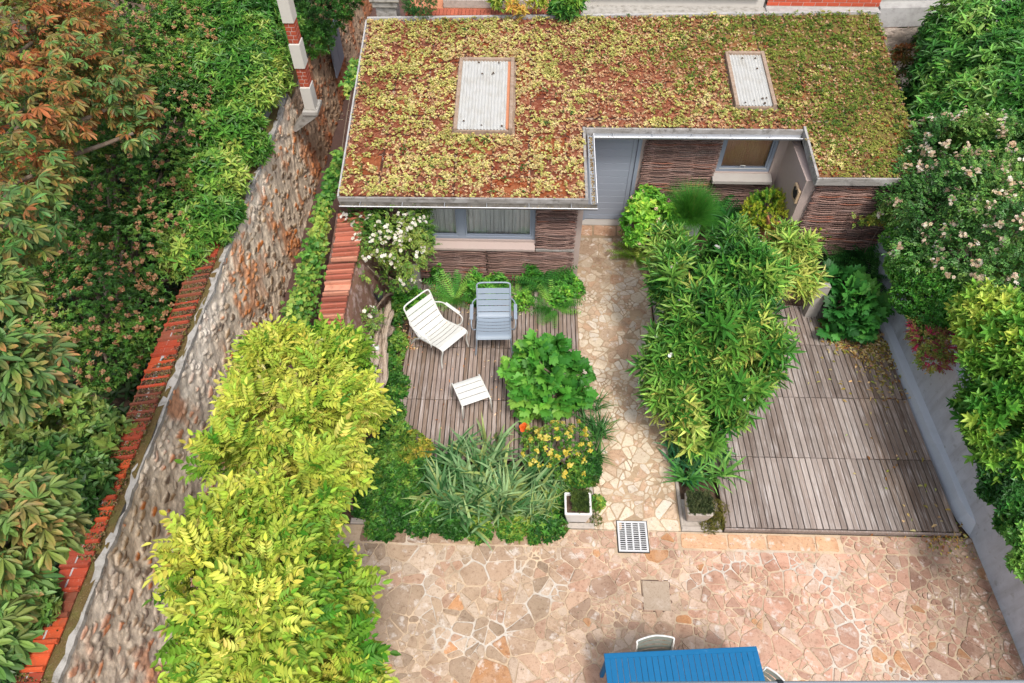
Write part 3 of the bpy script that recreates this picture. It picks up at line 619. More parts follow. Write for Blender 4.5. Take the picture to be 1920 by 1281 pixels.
wattle(-2.7, -1.66, .76, 1.62, 8.335); wattle(.185, .80, .74, 1.70, 8.325); wattle(-2.7, -.62, .02, .705, 8.31); wattle(-.60, .80, .02, .70, 8.30)
wattle(1.955, 3.19, .03, 1.93, 9.79); wattle(3.20, 4.20, .03, .985, 9.79); wattle(4.44, 5.88, .03, 1.80, 8.69)
mb = MB(); mb.box(4.29, 4.30, 9.1, 9.104, 0, 1.8); 
# wattle end boards and small brackets under window edge
mb = MB(); mb.box(.186, .805, 8.275, 8.33, .706, .735); mb.build('ledge', M['grey_wood'], house)
# roof slab with the step in its eaves
EAV = [(-2.74, 8.13), (.88, 8.17), (.88, 9.63), (4.37, 9.66), (4.37, 8.63), (5.98, 8.65), (6.22, 12.55), (-2.86, 12.20)]
mb = MB(); S = MB()
def rquad(S, pts, zt, zb): S.prism([(x, y, roofz(x, y)+zt) for x, y in pts], [(x, y, roofz(x, y)+zb) for x, y in pts])
rquad(mb, [(-2.74, 8.13), (.88, 8.17), (.88, 9.66), (-2.79, 9.66)], -.02, -.12); rquad(mb, [(4.37, 8.63), (5.98, 8.65), (6.04, 9.66), (4.37, 9.66)], -.02, -.12)
rquad(mb, [(-2.79, 9.66), (6.04, 9.66), (6.22, 12.55), (-2.86, 12.20)], -.02, -.12)
roof = mb.build('roof', M['brown_wood'], house)
SK = [(-1.14, -.22, 9.46, 11.14, 0.03), (3.34, 3.99, 10.08, 11.38, 0.03)]
def inroof(x, y, m=0.0):
    lx = -2.74-.02*(y-8.13)+m; rx = 5.98+.062*(y-8.65)-m; top = 12.2+.045*(x+2.8)-m
    ok = (x > lx) & (x < rx) & (y < top) & (y > 8.14+m); ok &= ~((x > .88-m) & (x < 4.37+m) & (y < 9.64+m)); ok &= ~((x > 4.3) & (y < 8.65+m))
    for s_ in SK: ok &= ~((x > s_[0]-.02) & (x < s_[1]+.04) & (y > s_[2]-.02) & (y < s_[3]+.02))
    return ok
def greenness(x, y):     # 0 red-brown, 1 green moss sedum
    P = np.stack([x, y, np.zeros_like(x)], 1); return np.clip((x-2.3)/2.6+(y-10.6)*.30+.45*fnoise(P, .9, 3), 0, 1)*np.clip((x-1.0)/1.5, 0, 1)
res = .022; nx = int(9.2/res); ny = int(4.6/res); gx = -2.95+np.arange(nx)*res; gy_ = 8.1+np.arange(ny)*res; X, Y = np.meshgrid(gx, gy_); X = X.ravel(); Y = Y.ravel()
P3 = np.stack([X, Y, X*0], 1); n1 = fnoise(P3, 2.2, 0); n2 = fnoise(P3, 7, 1); n3 = RG.normal(size=len(X))
TX, TY = .56, .43
sx = np.abs(((X+2.75)/TX+.5) % 1-.5)*TX; sy = np.abs(((Y-8.13)/TY+.5) % 1-.5)*TY; seam = (np.minimum(sx, sy) < .014)&(fnoise(P3, 1.2, 2)+.5*(((X+2.75)/TX).astype(int) % 2) > .15)
Z = roofz(X, Y)-.004+.006*n2+.005*n3; Z[seam] -= .012
red, brn, tan, org, grn = C3('#74351d', '#4e281c', '#9a6a4e', '#96501e', '#66622a'); u = .5+.30*n1+.22*n3
tilec = RG.random((60, 60)); tc_ = tilec[(((X+2.75)/TX).astype(int)) % 60, (((Y-8.13)/TY).astype(int)) % 60]
u = u+.35*(tc_-.5)
def mixs(a, b, t): t = np.clip(t, 0, 1)[:, None]; return a*(1-t)+b*t
Cc = mixs(np.tile(red, (len(X), 1)), brn, u*1.4-.4); Cc = mixs(Cc, tan, (n3*.5+.5*n2+.1)); Cc = mixs(Cc, org, (tc_ > .8)*.5); tanr = np.clip((X-.6)/1.6, 0, 1)*.55; Cc = mixs(Cc, tan*1.1, tanr*(.6+.5*n3)); gg = greenness(X, Y); Cc = mixs(Cc, grn, gg*.75+.25*n3*gg)
Cc[seam] = Cc[seam]*.22
inn = inroof(X, Y).reshape(ny, nx); q = inn[:-1, :-1] & inn[1:, :-1] & inn[:-1, 1:] & inn[1:, 1:]; i = (np.arange(ny-1)[:, None]*nx+np.arange(nx-1)[None])[q]
used = np.unique(np.concatenate([i, i+1, i+nx, i+nx+1])); rm = np.full(nx*ny, -1); rm[used] = np.arange(len(used)); Lq = rm[np.stack([i, i+1, i+nx+1, i+nx], 1)]
V = np.stack([X, Y, Z], 1)[used]-np.array(wloc(house)); me = mkmesh('substrate', V, Lq.ravel(), np.arange(len(Lq))*4, np.full(len(Lq), 4), np.clip(Cc[used], 0, 1), True); me.materials.append(M['substrate'])
link(bpy.data.objects.new('growing_tray', me), roof)
# sedum clumps
fo = Fol()
def scatter(n): 
    x = RG.uniform(-2.9, 6.25, n); y = RG.uniform(8.1, 12.6, n); ok = inroof(x, y, -.012); return x[ok], y[ok]
def clumps(n, rmin, rmax, cols, accept, per=260, lsz=.026, hgt=.5, flat=0.):
    x, y = scatter(n); a = accept(x, y) > RG.random(len(x)); x, y = x[a], y[a]; rr = RG.uniform(rmin, rmax, len(x))**1.0
    sm = np.minimum(np.abs(((x+2.75)/TX+.5) % 1-.5)*TX, np.abs(((y-8.13)/TY+.5) % 1-.5)*TY); rr = np.minimum(rr, np.maximum(sm*1.3, .012))
    base = pal(np.stack([x, y, x*0], 1), cols, 1.2, .35, .3)
    cnt = np.maximum(3, (rr*rr/.0011*2.6).astype(int)); idx = np.repeat(np.arange(len(x)), cnt); th = RG.uniform(0, 6.28, len(idx)); q = np.sqrt(RG.random(len(idx)))
    el = 1+.35*np.sin(th*2+idx*1.7)+.2*np.sin(th*3+idx); px_ = x[idx]+np.cos(th)*q*rr[idx]*el; py = y[idx]+np.sin(th)*q*rr[idx]*el; ok = inroof(px_, py, -.035); px_, py, idx, q = px_[ok], py[ok], idx[ok], q[ok]
    P = np.stack([px_, py, roofz(px_, py)+.012+hgt*rr[idx]*(1-q*q)], 1); m = len(P); C = base[idx]
    fo.add('tuft', P, unit(np.stack([RG.normal(size=m), RG.normal(size=m), np.zeros(m)], 1)), unit(UP+rv(m, .25)), lsz*RG.uniform(.7, 1.35, m), lsz*RG.uniform(.7, 1.3, m), C, .16)
yel = C3('#a5a258', '#bfba6a', '#d2cb7c', '#d6c88e', '#c4ab74'); tanc = C3('#96583a', '#bb8a60', '#d2ac86', '#d8bd96', '#a0522e'); grc = C3('#4f6a24', '#68832c', '#86973c', '#a09e4c'); dg = C3('#3a5a22', '#4c7030')
clumps(11500, .018, .07, yel, lambda x, y: (.68+.42*fnoise(np.stack([x, y, x*0], 1), 1.5, 2)+.25*fnoise(np.stack([x, y, x*0], 1), 4.5, 1)-.28*np.clip((x-.5)/1.5, 0, 1)+.1*(y > 11))*(1-greenness(x, y)))
clumps(19000, .010, .034, tanc, lambda x, y: (.55+.4*np.clip((x-.3)/1.5, 0, 1)+.25*fnoise(np.stack([x, y, x*0], 1), 2.5, 0))*(1-.7*greenness(x, y)), lsz=.020, hgt=.3)
clumps(12000, .02, .065, grc, lambda x, y: greenness(x, y)*1.1, lsz=.020)
clumps(150, .04, .075, dg, lambda x, y: x*0+.8, lsz=.022, hgt=.8)
sed = fo.build('sedum', M['pale_leaf'], roof); sed['kind'] = 'stuff'
# eaves: boards, gutters
def board(pts, y0, z0, h, t, m, name='fascia'):
    mb = MB(); (xa, ya), (xb, yb) = pts; d = Vector((xb-xa, yb-ya, 0)).normalized(); n = Vector((d.y, -d.x, 0)); 
    za, zb = roofz(xa, ya)+z0, roofz(xb, yb)+z0; a = Vector((xa, ya, 0)); b = Vector((xb, yb, 0))
    top = [(a.x, a.y, za), (b.x, b.y, zb), ((b+n*t).x, (b+n*t).y, zb), ((a+n*t).x, (a+n*t).y, za)]; mb.prism(top[::-1], [(q[0], q[1], q[2]-h) for q in top][::-1]); return mb.build(name, m, roof)
board(((-2.74, 8.095), (.93, 8.135)), 0, .025, .13, .035, M['grey_wood']); board(((.93, 9.60), (4.34, 9.63)), 0, .02, .13, .035, M['grey_wood'])
board(((.925, 8.14), (.925, 9.60)), 0, .03, .14, -.04, M['grey_wood']); board(((4.345, 9.66), (4.345, 8.61)), 0, .05, .16, -.035, M['grey_wood']); board(((4.35, 8.60), (5.96, 8.62)), 0, .035, .12, .035, M['grey_wood'])
board(((-2.88, 12.2), (-2.765, 8.1)), 0, .03, .10, -.025, M['cement'], 'edge_trim')
board(((-2.86, 12.22), (6.2, 12.57)), 0, .04, .12, -.06, M['cement'], 'edge_trim')
def gutter(a, b, w, h, m, lipm, side=1):
    a, b = Vector(a), Vector(b); d = (b-a).normalized(); n = Vector((d.y, -d.x, 0)).normalized()*side; mb = MB(); prof = []
    K = 9
    for t_, off in ((0, 0), (1, -.006)):
        pr = []
        for k in range(K): th = math.pi*k/(K-1); pr.append((w/2-math.cos(th)*(w/2+off), -math.sin(th)*(h+off)))
        prof.append(pr)
    V = []
    for p in (a, b):
        for pr in prof:
            for (q, z) in pr: V.append(p+n*q+Vector((0, 0, z)))
    Fs = []
    for s_ in (0, 1):
        for k in range(K-1): f = (s_*K+k, s_*K+k+1, 2*K+s_*K+k+1, 2*K+s_*K+k); Fs.append(f if s_ else f[::-1])
    Fs += [(0, K, 3*K, 2*K), (K-1, 2*K-1, 4*K-1, 3*K-1)[::-1]]+[(k, k+1, K+k+1, K+k) for k in range(K-1)]+[(2*K+k, 2*K+k+1, 3*K+k+1, 3*K+k)[::-1] for k in range(K-1)]
    mb.add(V, Fs); g_ = mb.build('gutter', m, roof, False)
    mb = MB(); mb.tube([a+n*w, b+n*w], .007, 8); mb.build('lip', lipm, g_)
    L = (b-a).length; k = .3
    while k < L: mb = MB(); p = a+d*k+Vector((0, 0, .004)); mb.tube([p-n*.0, p+n*w*.5+Vector((0, 0, .01)), p+n*w], .005, 5); k += .62; mb.build('bracket', M['zinc'], g_)
    mb = MB()
    for k in range(260): t_ = random.random(); o_ = random.uniform(.25, .75); p = a+(b-a)*t_+n*w*o_+Vector((0, 0, -math.sin(math.acos(max(-1, min(1, 1-2*o_))))*h+.01)); mb.col = tuple(random.choice(C3('#7a5a34', '#4a3826', '#a08a5a', '#8d7a4a'))); s_ = .009; mb.box(p.x-s_, p.x+s_, p.y-s_*.6, p.y+s_*.6, p.z, p.z+.004, random.uniform(0, 3))
    q_ = mb.build('leaf_litter', M['litter'], g_); q_['kind'] = 'stuff'
gutter((-2.72, 8.05, 1.87), (1.065, 8.09, 1.86), .10, .06, M['dirty_zinc'], M['white_line'])
gutter((1.065, 9.56, 2.055), (4.33, 9.59, 2.06), .10, .06, M['zinc'], M['white_line'])
gutter((.965, 8.10, 1.875), (.965, 9.56, 2.055), .10, .05, M['zinc'], M['white_line'])
for n_, (x0, x1, y0, y1, h) in enumerate(SK):
    f = MB(); t = .055
    def sl_(x, y, q): return (x, y, roofz(x, y)+q)
    def cb(S, xa, xb, ya, yb, zt, zb=-.02): S.prism([sl_(xa, ya, zt), sl_(xb, ya, zt), sl_(xb, yb, zt), sl_(xa, yb, zt)], [sl_(xa, ya, zb), sl_(xb, ya, zb), sl_(xb, yb, zb), sl_(xa, yb, zb)])
    cb(f, x0, x0+t, y0, y1, .085); cb(f, x1-t, x1, y0, y1, .10); cb(f, x0+t, x1-t, y1-t, y1, .095); cb(f, x0+t, x1-t, y0, y0+t*.6, .045)
    sk = f.build('skylight_frame', M['brown_wood'], roof)
    if n_ == 0: f = MB(); cb(f, x1-t-.05, x1-t-.004, y0+.05, y1-.06, .06, .03); f.build('batten', M['terracotta'], sk)
    c_ = MB(); ka = 90; vs = []; xa, xb = x0+t-.004, x1-t+.004
    if n_ == 0: xb -= .045
    for i in range(ka+1):
        xx = xa+(xb-xa)*i/ka; z = .055+.008*math.sin(2*math.pi*(xx-xa)/.052)
        for yy in (y0+.02, y0+.32, y1-.05): vs.append((xx, yy, roofz(xx, yy)+z+(.006 if yy > y0+.3 else 0)))
    c_.add(vs, [q for i in range(ka) for q in ((3*i, 3*i+3, 3*i+4, 3*i+1), (3*i+1, 3*i+4, 3*i+5, 3*i+2))]); pn = c_.build('corrugated_sheet', M['corrugated'], sk, True)
    d_ = MB()
    for k in range(9): xx = random.uniform(xa+.05, xb-.05); yy = random.choice((y0+.08, y0+.15, y1-.15, y1-.4))+random.uniform(-.04, .04); s_ = random.uniform(.008, .018); d_.tube([(xx-s_, yy, roofz(xx, yy)+.075), (xx, yy+.004, roofz(xx, yy)+.085), (xx+s_, yy-.003, roofz(xx, yy)+.075)], [s_*.5, s_*.9, s_*.4], 6)
    q_ = d_.build('debris', M['soil'], pn); q_['kind'] = 'stuff'

# ================================================================== WALLS
def rubble_wall(name, label, y0, y1, xt, xb, ztop, zbase, f=1.0, grey=0.0, tone=(1, 1, 1)):
    rt = thing(name, label, 'wall', ((xt+xb)/2, (y0+y1)/2, 0)); res = .0135; n = int((y1-y0)/res); m = int((ztop-zbase)/res)
    ys = np.linspace(y0, y1, n); zs = np.linspace(zbase, ztop, m); V = np.empty((m, n, 3)); C = np.empty((m, n, 3))
    mor, ston, rust, whit, dark = C3('#dccab2', '#977a58', '#bb6c2a', '#f3eadc', '#6f5a45')
    for a in range(m):
        for b in range(n):
            y, z = ys[b], zs[a]; wy = y+.03*math.sin(z*9+y*3); d, pts = mnoise.voronoi((wy*7.2*f+.2*math.sin(z*13), z*12.5*f+.2*math.sin(y*9), 3.7)); e = d[1]-d[0]; e += .10*nz1(wy*1.0, z*1.4, 5, 2); s_ = min(1, max(0, (e-.19)/.07)); idn = pts[0]; hsh = abs(math.sin(idn[0]*12.9+idn[1]*78.2)*43758.5) % 1
            vis = 1 if hsh < .52 else .08     # many stones lie under the mortar
            k = s_*vis; V[a, b] = (xb+(xt-xb)*(z-zbase)/(ztop-zbase)+.018*k-.006*(1-k), y, z)
            c = mor*(.92+.3*((hsh*7) % 1-.3)*.3); st = rust if hsh < .12 else (dark if hsh < .32 else (ston if hsh < .56 else mor*.95)); c = c*(1-k)+st*k
            C[a, b] = c
    P = V.reshape(-1, 3); nn = fnoise(P, 1.1, 0); n2_ = fnoise(P, 6, 2); V = V.reshape(-1, 3); V[:, 0] += .012*n2_+.003*fnoise(P, 22, 1); C = C.reshape(-1, 3)
    C = mixs(C, whit, .3*nn*(P[:, 2]/ztop)+.25*(P[:, 2] > ztop-.35)); C = mixs(C, rust, np.clip(1.5*fnoise(P*np.array([1, .9, .5]), 1.6, 3)-.6+.5*n2_+.22*(P[:, 1] > 5), 0, .7)*(1-grey))
    C = C*(1+.16*fnoise(P, 18, 3)+.07*RG.normal(size=len(P)))[:, None]; C = mixs(C, lin('#a79ea0'), np.clip((3.6-P[:, 1])/3.5+.2*nn, 0, .18))
    C = C*(1-.28*np.clip(.5-P[:, 2], 0, 1)[:, None]) if False else C
    i = (np.arange(m-1)[:, None]*n+np.arange(n-1)[None]).ravel(); L = np.stack([i, i+1, i+n+1, i+n], 1)
    me = mkmesh('stone_face', V-np.array(wloc(rt)), L.ravel(), np.arange(len(i))*4, np.full(len(i), 4), np.clip(C*np.array(tone), 0, 1), True); me.materials.append(M['rubble']); link(bpy.data.objects.new('stone_face', me), rt)
    mb = MB(); mb.prism([(xt-.30, y0, ztop), (xt-.035, y0, ztop), (xt-.035, y1, ztop), (xt-.30, y1, ztop)], [(xt-.30, y0, 0), (xb-.04, y0, zbase), (xb-.04, y1, zbase), (xt-.30, y1, 0)]); mb.build('core', M['cement'], rt)
    return rt
sw = rubble_wall('stone_wall', 'long rendered rubble stone wall topped with orange tiles on the left', .3, 10.9, -4.115, -3.98, 1.84, -.02)
ca = MB(); n = 130; vs = []
for i in range(n+1):
    y = .3+(10.5-.3)*i/n; a = .012*nz1(y, 0, 5, 1); b_ = .012*nz1(y, 3, 6, 2); b_ *= 2.2; a += .006*random.gauss(0, 1); b_ *= 1.6; vs += [(-4.160+b_, y, 1.862), (-4.160+b_, y, 1.80), (-4.100+a, y, 1.80), (-4.100+a, y, 1.858+.004*random.gauss(0, 1))]
ca.add(vs, [q for i in range(n) for q in ((4*i+3, 4*i+7, 4*i+4, 4*i), (4*i, 4*i+4, 4*i+5, 4*i+1), (4*i+2, 4*i+6, 4*i+7, 4*i+3))]); ca.build('mortar_cap', M['old_stone'], sw)
bd = MB(); n = 100; vs = []
for i in range(n+1):
    y = .3+10.2*i/n; a = .02*nz1(y, 0, 4, 1); vs += [(-4.30+a, y, 1.855+.012*nz1(y, 1, 7)), (-4.13, y, 1.857+.012*nz1(y, 2, 7))]
bd.add(vs, [(2*i+1, 2*i+3, 2*i+2, 2*i) for i in range(n)]); bd.build('moss_bed', M['moss'], sw)
y = .35
while y < 8.6:     # interlocking coping tiles, each with two ribs, sloping to the neighbour's side
    wd = .235; mb = MB(); c = random.choice(C3('#c4532a', '#b5482a', '#a5452c', '#8a4a34'))*random.uniform(.75, 1.1); mb.col = tuple(c); dz = random.uniform(-.008, .008); tw = random.uniform(-.01, .01)
    fr = min(1, max(0, (4.5-y)/3)); xa, xb_ = -4.215-.03*fr+random.uniform(-.012, .012), -4.555
    za, zb = 1.885+dz, 1.80+dz
    def tz(x): return za+(zb-za)*(xa-x)/(xa-xb_)
    mb.prism([(xb_, y, tz(xb_)), (xa, y, tz(xa)), (xa, y+wd, tz(xa)), (xb_, y+wd, tz(xb_))], [(xb_, y, tz(xb_)-.018), (xa, y, tz(xa)-.018), (xa, y+wd, tz(xa)-.018), (xb_, y+wd, tz(xb_)-.018)])
    for k, (o_, hh, wr) in enumerate(((.0, .034, .042), (.125, .016, .035))):
        ya = y+o_; mb.prism([(xb_-.004, ya+.008, tz(xb_)+hh), (xa+.004, ya+.008, tz(xa)+hh), (xa+.004, ya+wr-.008, tz(xa)+hh), (xb_-.004, ya+wr-.008, tz(xb_)+hh)], [(xb_-.004, ya, tz(xb_)-.01), (xa+.004, ya, tz(xa)-.01), (xa+.004, ya+wr, tz(xa)-.01), (xb_-.004, ya+wr, tz(xb_)-.01)])
    mb.build('coping_tile', M['tile'], sw); y += wd+.006
fo = Fol(); n = 26000; y = RG.uniform(.35, 8.7, n); x = RG.uniform(-4.53, -4.19, n); ph = ((y-.35) % .241); ok = (ph > .05) & ((ph < .12) | (ph > .165)) & (fnoise(np.stack([x, y, x*0], 1), 2.2, 1)+RG.random(n) > .35+.35*(y < 3)); x, y = x[ok], y[ok]
P = np.stack([x, y, 1.885+(x+4.215)*.25+.004], 1); cc = pal(P, C3('#3b2a1e', '#6b4a36', '#9a7d66', '#7a7a30', '#3c3a14'), 2, .4, .35)
fo.add('tuft', P, rv(len(P))*np.array([1, 1, .1]), unit(UP+rv(len(P), .2)), .013, .013, cc); lt = fo.build('moss_and_grit', M['pale_leaf'], sw); lt['kind'] = 'stuff'
# rear stretch with a mossy top
rw = rubble_wall('stone_wall', 'narrow rear stone wall with dark mossy top behind the brick pier', 10.88, 18.5, -4.115, -3.97, 1.70, -.02, tone=(.60, .50, .43))
mb = MB(); vs = []; n = 90
for i in range(n+1):
    y = 10.9+7.6*i/n; a = .03*nz1(y, 0, 2); top = 1.712+.02*nz1(y, 1, 3); vs += [(-4.45+a, y, 0), (-4.45+a, y, top), (-4.27, y, top+.03), (-4.125+a*.3, y, top)]
mb.add(vs, [q for i in range(n) for q in ((4*i, 4*i+4, 4*i+5, 4*i+1), (4*i+1, 4*i+5, 4*i+6, 4*i+2), (4*i+2, 4*i+6, 4*i+7, 4*i+3))]); mb.build('mossy_top', M['moss'], rw, True)
V = None
pass
bd = thing('grey_board', 'bluish grey board leaning on the rear stone wall', 'board', (-3.9, 13.7, .0)); mb = MB()
for k in range(2): mb.box(-3.955, -3.925, 13.3+.42*k, 13.7+.42*k, .7, 1.62, bev=.005)
mb.build('plank', M['blue_grey'], bd)
# banded pier
pr = thing('brick_pier', 'slim pier of alternating white stone and red brick bands on the stone wall', 'pier', (-3.75, 10.6, 1.8))
mb = MB(); mb.box(-3.81, -3.55, 10.44, 10.82, 1.70, 1.80, bev=.02); mb.prism([(-3.80, 10.46, 1.7), (-3.56, 10.46, 1.7), (-3.56, 10.80, 1.7), (-3.80, 10.80, 1.7)], [(-4.1, 10.5, 1.35), (-4.02, 10.5, 1.35), (-4.02, 10.8, 1.35), (-4.1, 10.8, 1.35)]); mb.build('corbel', M['old_stone'], pr)
z = 1.80
for k in range(8):
    if k % 2 == 0: mb = MB(); h = .42; mb.box(-3.76, -3.59, 10.48, 10.72, z, z+h-.006, bev=.008); mb.build('stone_block', M['pale_stone'], pr); z += h
    else:
        mb = MB(); rows = 5
        for r_ in range(rows):
            of = .06 if r_ % 2 else 0; yy = 10.50
            for (xa, xb_) in ((-3.75, -3.69+of*.5), (-3.682+of*.5, -3.60)): mb.col = tuple(lin('#a5492f')*random.uniform(.8, 1.15)); mb.box(xa, xb_, 10.50, 10.60+of, z+.066*r_, z+.066*r_+.058, bev=.003); mb.box(xa, xb_, 10.606+of, 10.71, z+.066*r_, z+.066*r_+.058, bev=.003)
        o = mb.build('brick_band', M['brick'], pr); mb = MB(); mb.box(-3.745, -3.605, 10.505, 10.705, z-.005, z+.33); mb.build('mortar', M['pale_stone'], o); z += .33
# garden wall with roof tiles
gw = thing('garden_wall', 'low garden wall with red roof tile coping between the alley and the deck', 'wall', (-2.8, 7.2, 0))
GWZ = 1.42
def gwx(y): t = (y-4.2)/4.2; return -2.62-.30*t, -2.38-.06*t
mb = MB(); vs = []; n = 60
for i in range(n+1):
    y = 4.0+4.33*i/n; a, b = gwx(y); vs += [(a, y, 0), (a, y, GWZ-.02), (b-.02, y, GWZ-.02), (b+.05+.03*nz1(y, 0, 3), y, GWZ-.25), (b+.12+.04*nz1(y, 2, 3), y, .7), (b+.2, y, 0)]
mb.add(vs, [(6*i+k, 6*i+k+1, 6*i+k+7, 6*i+k+6)[::-1] for i in range(n) for k in range(5)]); mb.build('core', mat('wall_moss', (.20, .10, .07), .95, nz=[(7, .8, (.42, .30, .27), .5, .62), (30, .7, (.13, .10, .03), .5, .65), (60, .5, (.55, .42, .36), .62, .7)], bump=[(40, .9, .02)]), gw, True)
y = 5.3; k_ = 0
while y < 8.22:
    wd = .105; a, b = gwx(y); mb = MB(); st = (k_ % 9 == 4); cr_ = random.choice(C3('#bf765e', '#b96a52', '#c98a70', '#a8604c'))*random.uniform(.85, 1.15); mb.col = tuple(cr_ if st else cr_*.42); dz = random.uniform(-.01, .01)+(.03 if k_ > 17 else 0)
    if k_ > 17: a += .05; b += .03
    sk_ = -.05; za, zb = GWZ-.02+dz, GWZ+.06+dz
    mb.prism([(a, y, za+.012), (b, y+sk_, zb+.012), (b, y+wd+sk_, zb+.012), (a, y+wd, za+.012)], [(a, y, za-.01), (b, y+sk_, zb-.01), (b, y+wd+sk_, zb-.01), (a, y+wd, za-.01)])
    mb.col = tuple(cr_)
    if not st: mb.prism([(a-.004, y+.006, za+.05), (b+.004, y+.006+sk_, zb+.07), (b+.004, y+.036+sk_, zb+.07), (a-.004, y+.036, za+.05)], [(a-.004, y, za), (b+.004, y+sk_, zb), (b+.004, y+.042+sk_, zb), (a-.004, y+.042, za)])
    mb.build('roof_tile', M['tile'], gw); y += wd+.002; k_ += 1
# driftwood, lamp, pot, slab
dw = thing('driftwood_trunk', 'pale split driftwood trunk lying along the foot of the garden wall', 'driftwood', (-2.2, 6.6, .3))
mb = MB()
for k in range(9):
    x = -2.38+.046*k; yy0 = 5.55+random.uniform(0, .3); yy1 = 7.35+random.uniform(-.4, .2); pts = []
    for i in range(14):
        t = i/13; pts.append((x+.03*math.sin(t*5+k)+.05*(.5-t), yy0+(yy1-yy0)*t, .42+.10*math.sin(k*.8)+.10*math.sin(t*3.1)+.02*random.uniform(-1, 1)+.04*(k % 2)))
    mb.tube(pts, [.045*random.uniform(.6, 1.2)*(1 if 0 < i < 13 else .4) for i in range(14)], 7)
for k in range(3): mb.tube([(-2.36+.14*k, 5.9, 0), (-2.34+.14*k, 6.4, .38)], .07, 7); mb.tube([(-2.36+.14*k, 7.2, 0), (-2.34+.14*k, 6.8, .38)], .07, 7)
mb.build('trunk', M['drift'], dw, True)
lp = thing('garden_spotlight', 'small white garden spotlight clipped to the end of the driftwood', 'lamp', (-2.1, 5.95, .5))
c0 = at(692, 640, .62); mb = MB(); ax = unit(np.array([-.2, .5, .75]))
for a_, r_ in (((-.07, 0, .05, 0), None),): pass
p0 = c0-ax*.07; p1 = c0+ax*.07; mb.tube([p0, p0+ax*.02, p1-ax*.01, p1], [.025, .04, .052, .052], 14); mb.build('head', M['white_paint'], lp, True)
mb = MB(); mb.tube([p1, p1+ax*.004], [.044, .044], 14); mb.build('lens', M['dark'], lp)
mb = MB(); q0 = at(706, 652, .55); mb.tube([q0-ax*.05, q0+ax*.03], [.035, .045], 12); mb.tube([c0, (c0+q0)/2, q0], .01, 6); mb.tube([q0-ax*.05, q0-np.array([0, 0, .25])], .008, 6); mb.build('bracket', M['white_paint'], lp, True)
bp = at(710, 552, .62); bk = thing('black_pot', 'small black plastic pot resting on the driftwood below the white rose', 'pot', (bp[0], bp[1], .5)); mb = MB()
mb.tube([(bp[0], bp[1], .5), (bp[0], bp[1], .51), (bp[0], bp[1], .66)], [.05, .055, .068], 18, caps=True); mb.tube([(bp[0], bp[1], .655), (bp[0], bp[1], .672)], [.073, .073], 18); mb.build('body', M['black_plastic'], bk, True); mb = MB(); mb.tube([(bp[0], bp[1], .6725), (bp[0], bp[1], .674)], .06, 18); mb.build('potting_soil', M['soil'], bk)
sp = at(765, 515, .4); gs = thing('grey_planter_box', 'pale grey upright planter box half hidden under the white rose', 'planter', (sp[0], sp[1], 0)); mb = MB(); mb.box(sp[0]-.17, sp[0]+.17, sp[1]-.02, sp[1]+.28, 0, .62, R(8), bev=.01); mb.build('body', M['sill'], gs); mb = MB(); mb.box(sp[0]-.14, sp[0]+.14, sp[1]+.01, sp[1]+.25, .615, .625, R(8)); mb.build('potting_soil', M['soil'], gs)
# right garden wall
rg = thing('rendered_wall', 'smooth bluish grey rendered garden wall along the right side', 'wall', (6.0, 4, 0))
mb = MB(); n = 40; vs = []
for i in range(n+1):
    y = -.5+9.2*i/n; k = .012*nz1(y, 0, 1.2)-.018*max(0, y-4.6); kk = .10*min(1, max(0, (8.6-y)/6)); vs += [(5.70+k+.15*min(1, max(0, (4.2-y)/.4)), y, 0), (5.74+k+.15*min(1, max(0, (4.2-y)/.4)), y, .14+kk), (5.86+k+.08*min(1, max(0, (4.2-y)/.4)), y, .17+kk)]
mb.add(vs, [(3*i+k, 3*i+k+1, 3*i+k+4, 3*i+k+3)[::-1] for i in range(n) for k in range(2)]); mb.build('plinth', M['render_light'], rg)
mb = MB(); mb.prism([(5.90, -.5, 1.02), (6.12, -.5, 1.02), (6.12, 8.7, 1.02), (5.82, 8.7, 1.02)], [(5.86, -.5, 0), (6.12, -.5, 0), (6.12, 8.7, 0), (5.78, 8.7, 0)]); mb.build('wall_face', M['render'], rg)
# post
ps = thing('wooden_post', 'short square weathered wooden post between the oleander and the lobed-leaf shrub', 'post', (4.63, 7.6, 0)); mb = MB(); mb.box(4.51, 4.70, 7.50, 7.60, 0, .78, R(3), bev=.005); mb.build('shaft', M['sill'], ps)
mb = MB(); mb.box(4.505, 4.705, 7.495, 7.605, .78, .80, R(3), bev=.004); mb.build('cap', M['grey_wood'], ps)
mb = MB(); mb.box(4.60, 4.615, 7.55, 7.612, .78, .804); mb.build('slot', M['dark'], ps)

# ---- things behind the house roof
bt = thing('brick_terrace', 'red brick terrace edge with a planting trough behind the sedum roof', 'terrace', (-.7, 12.9, 0))
mb = MB(); x = -2.2
while x < .92: mb.col = tuple(lin('#a8583f')*random.uniform(.8, 1.15)); mb.box(x, x+.062, 12.42+.035*(x+2.2)*.3, 12.66, 2.30, 2.50, bev=.003); x += .067
mb.build('brick_edge', M['brick'], bt)
mb = MB(); mb.box(-2.2, .92, 12.662, 15, 0, 2.44); mb.box(-2.2, .92, 12.36, 12.40, 2.2, 2.44); mb.build('base', M['terracotta'], bt)
mb = MB(); mb.box(-1.55, .25, 12.78, 13.0, 2.443, 2.60, bev=.01); mb.build('trough', M['concrete'], bt); mb = MB(); mb.box(-1.5, .2, 12.80, 12.98, 2.59, 2.605); mb.build('potting_soil', M['soil'], bt)
wp = thing('white_outbuilding', 'cream panelled outbuilding wall behind the sedum roof', 'building', (2.7, 13.2, 0))
mb = MB(); mb.box(.98, 4.32, 13.05, 13.4, 0, 4); mb.build('wall', M['pale_stone'], wp); mb = MB(); mb.box(.96, 4.34, 12.72, 13.05, 0, 2.40); mb.build('plinth', M['old_stone'], wp)
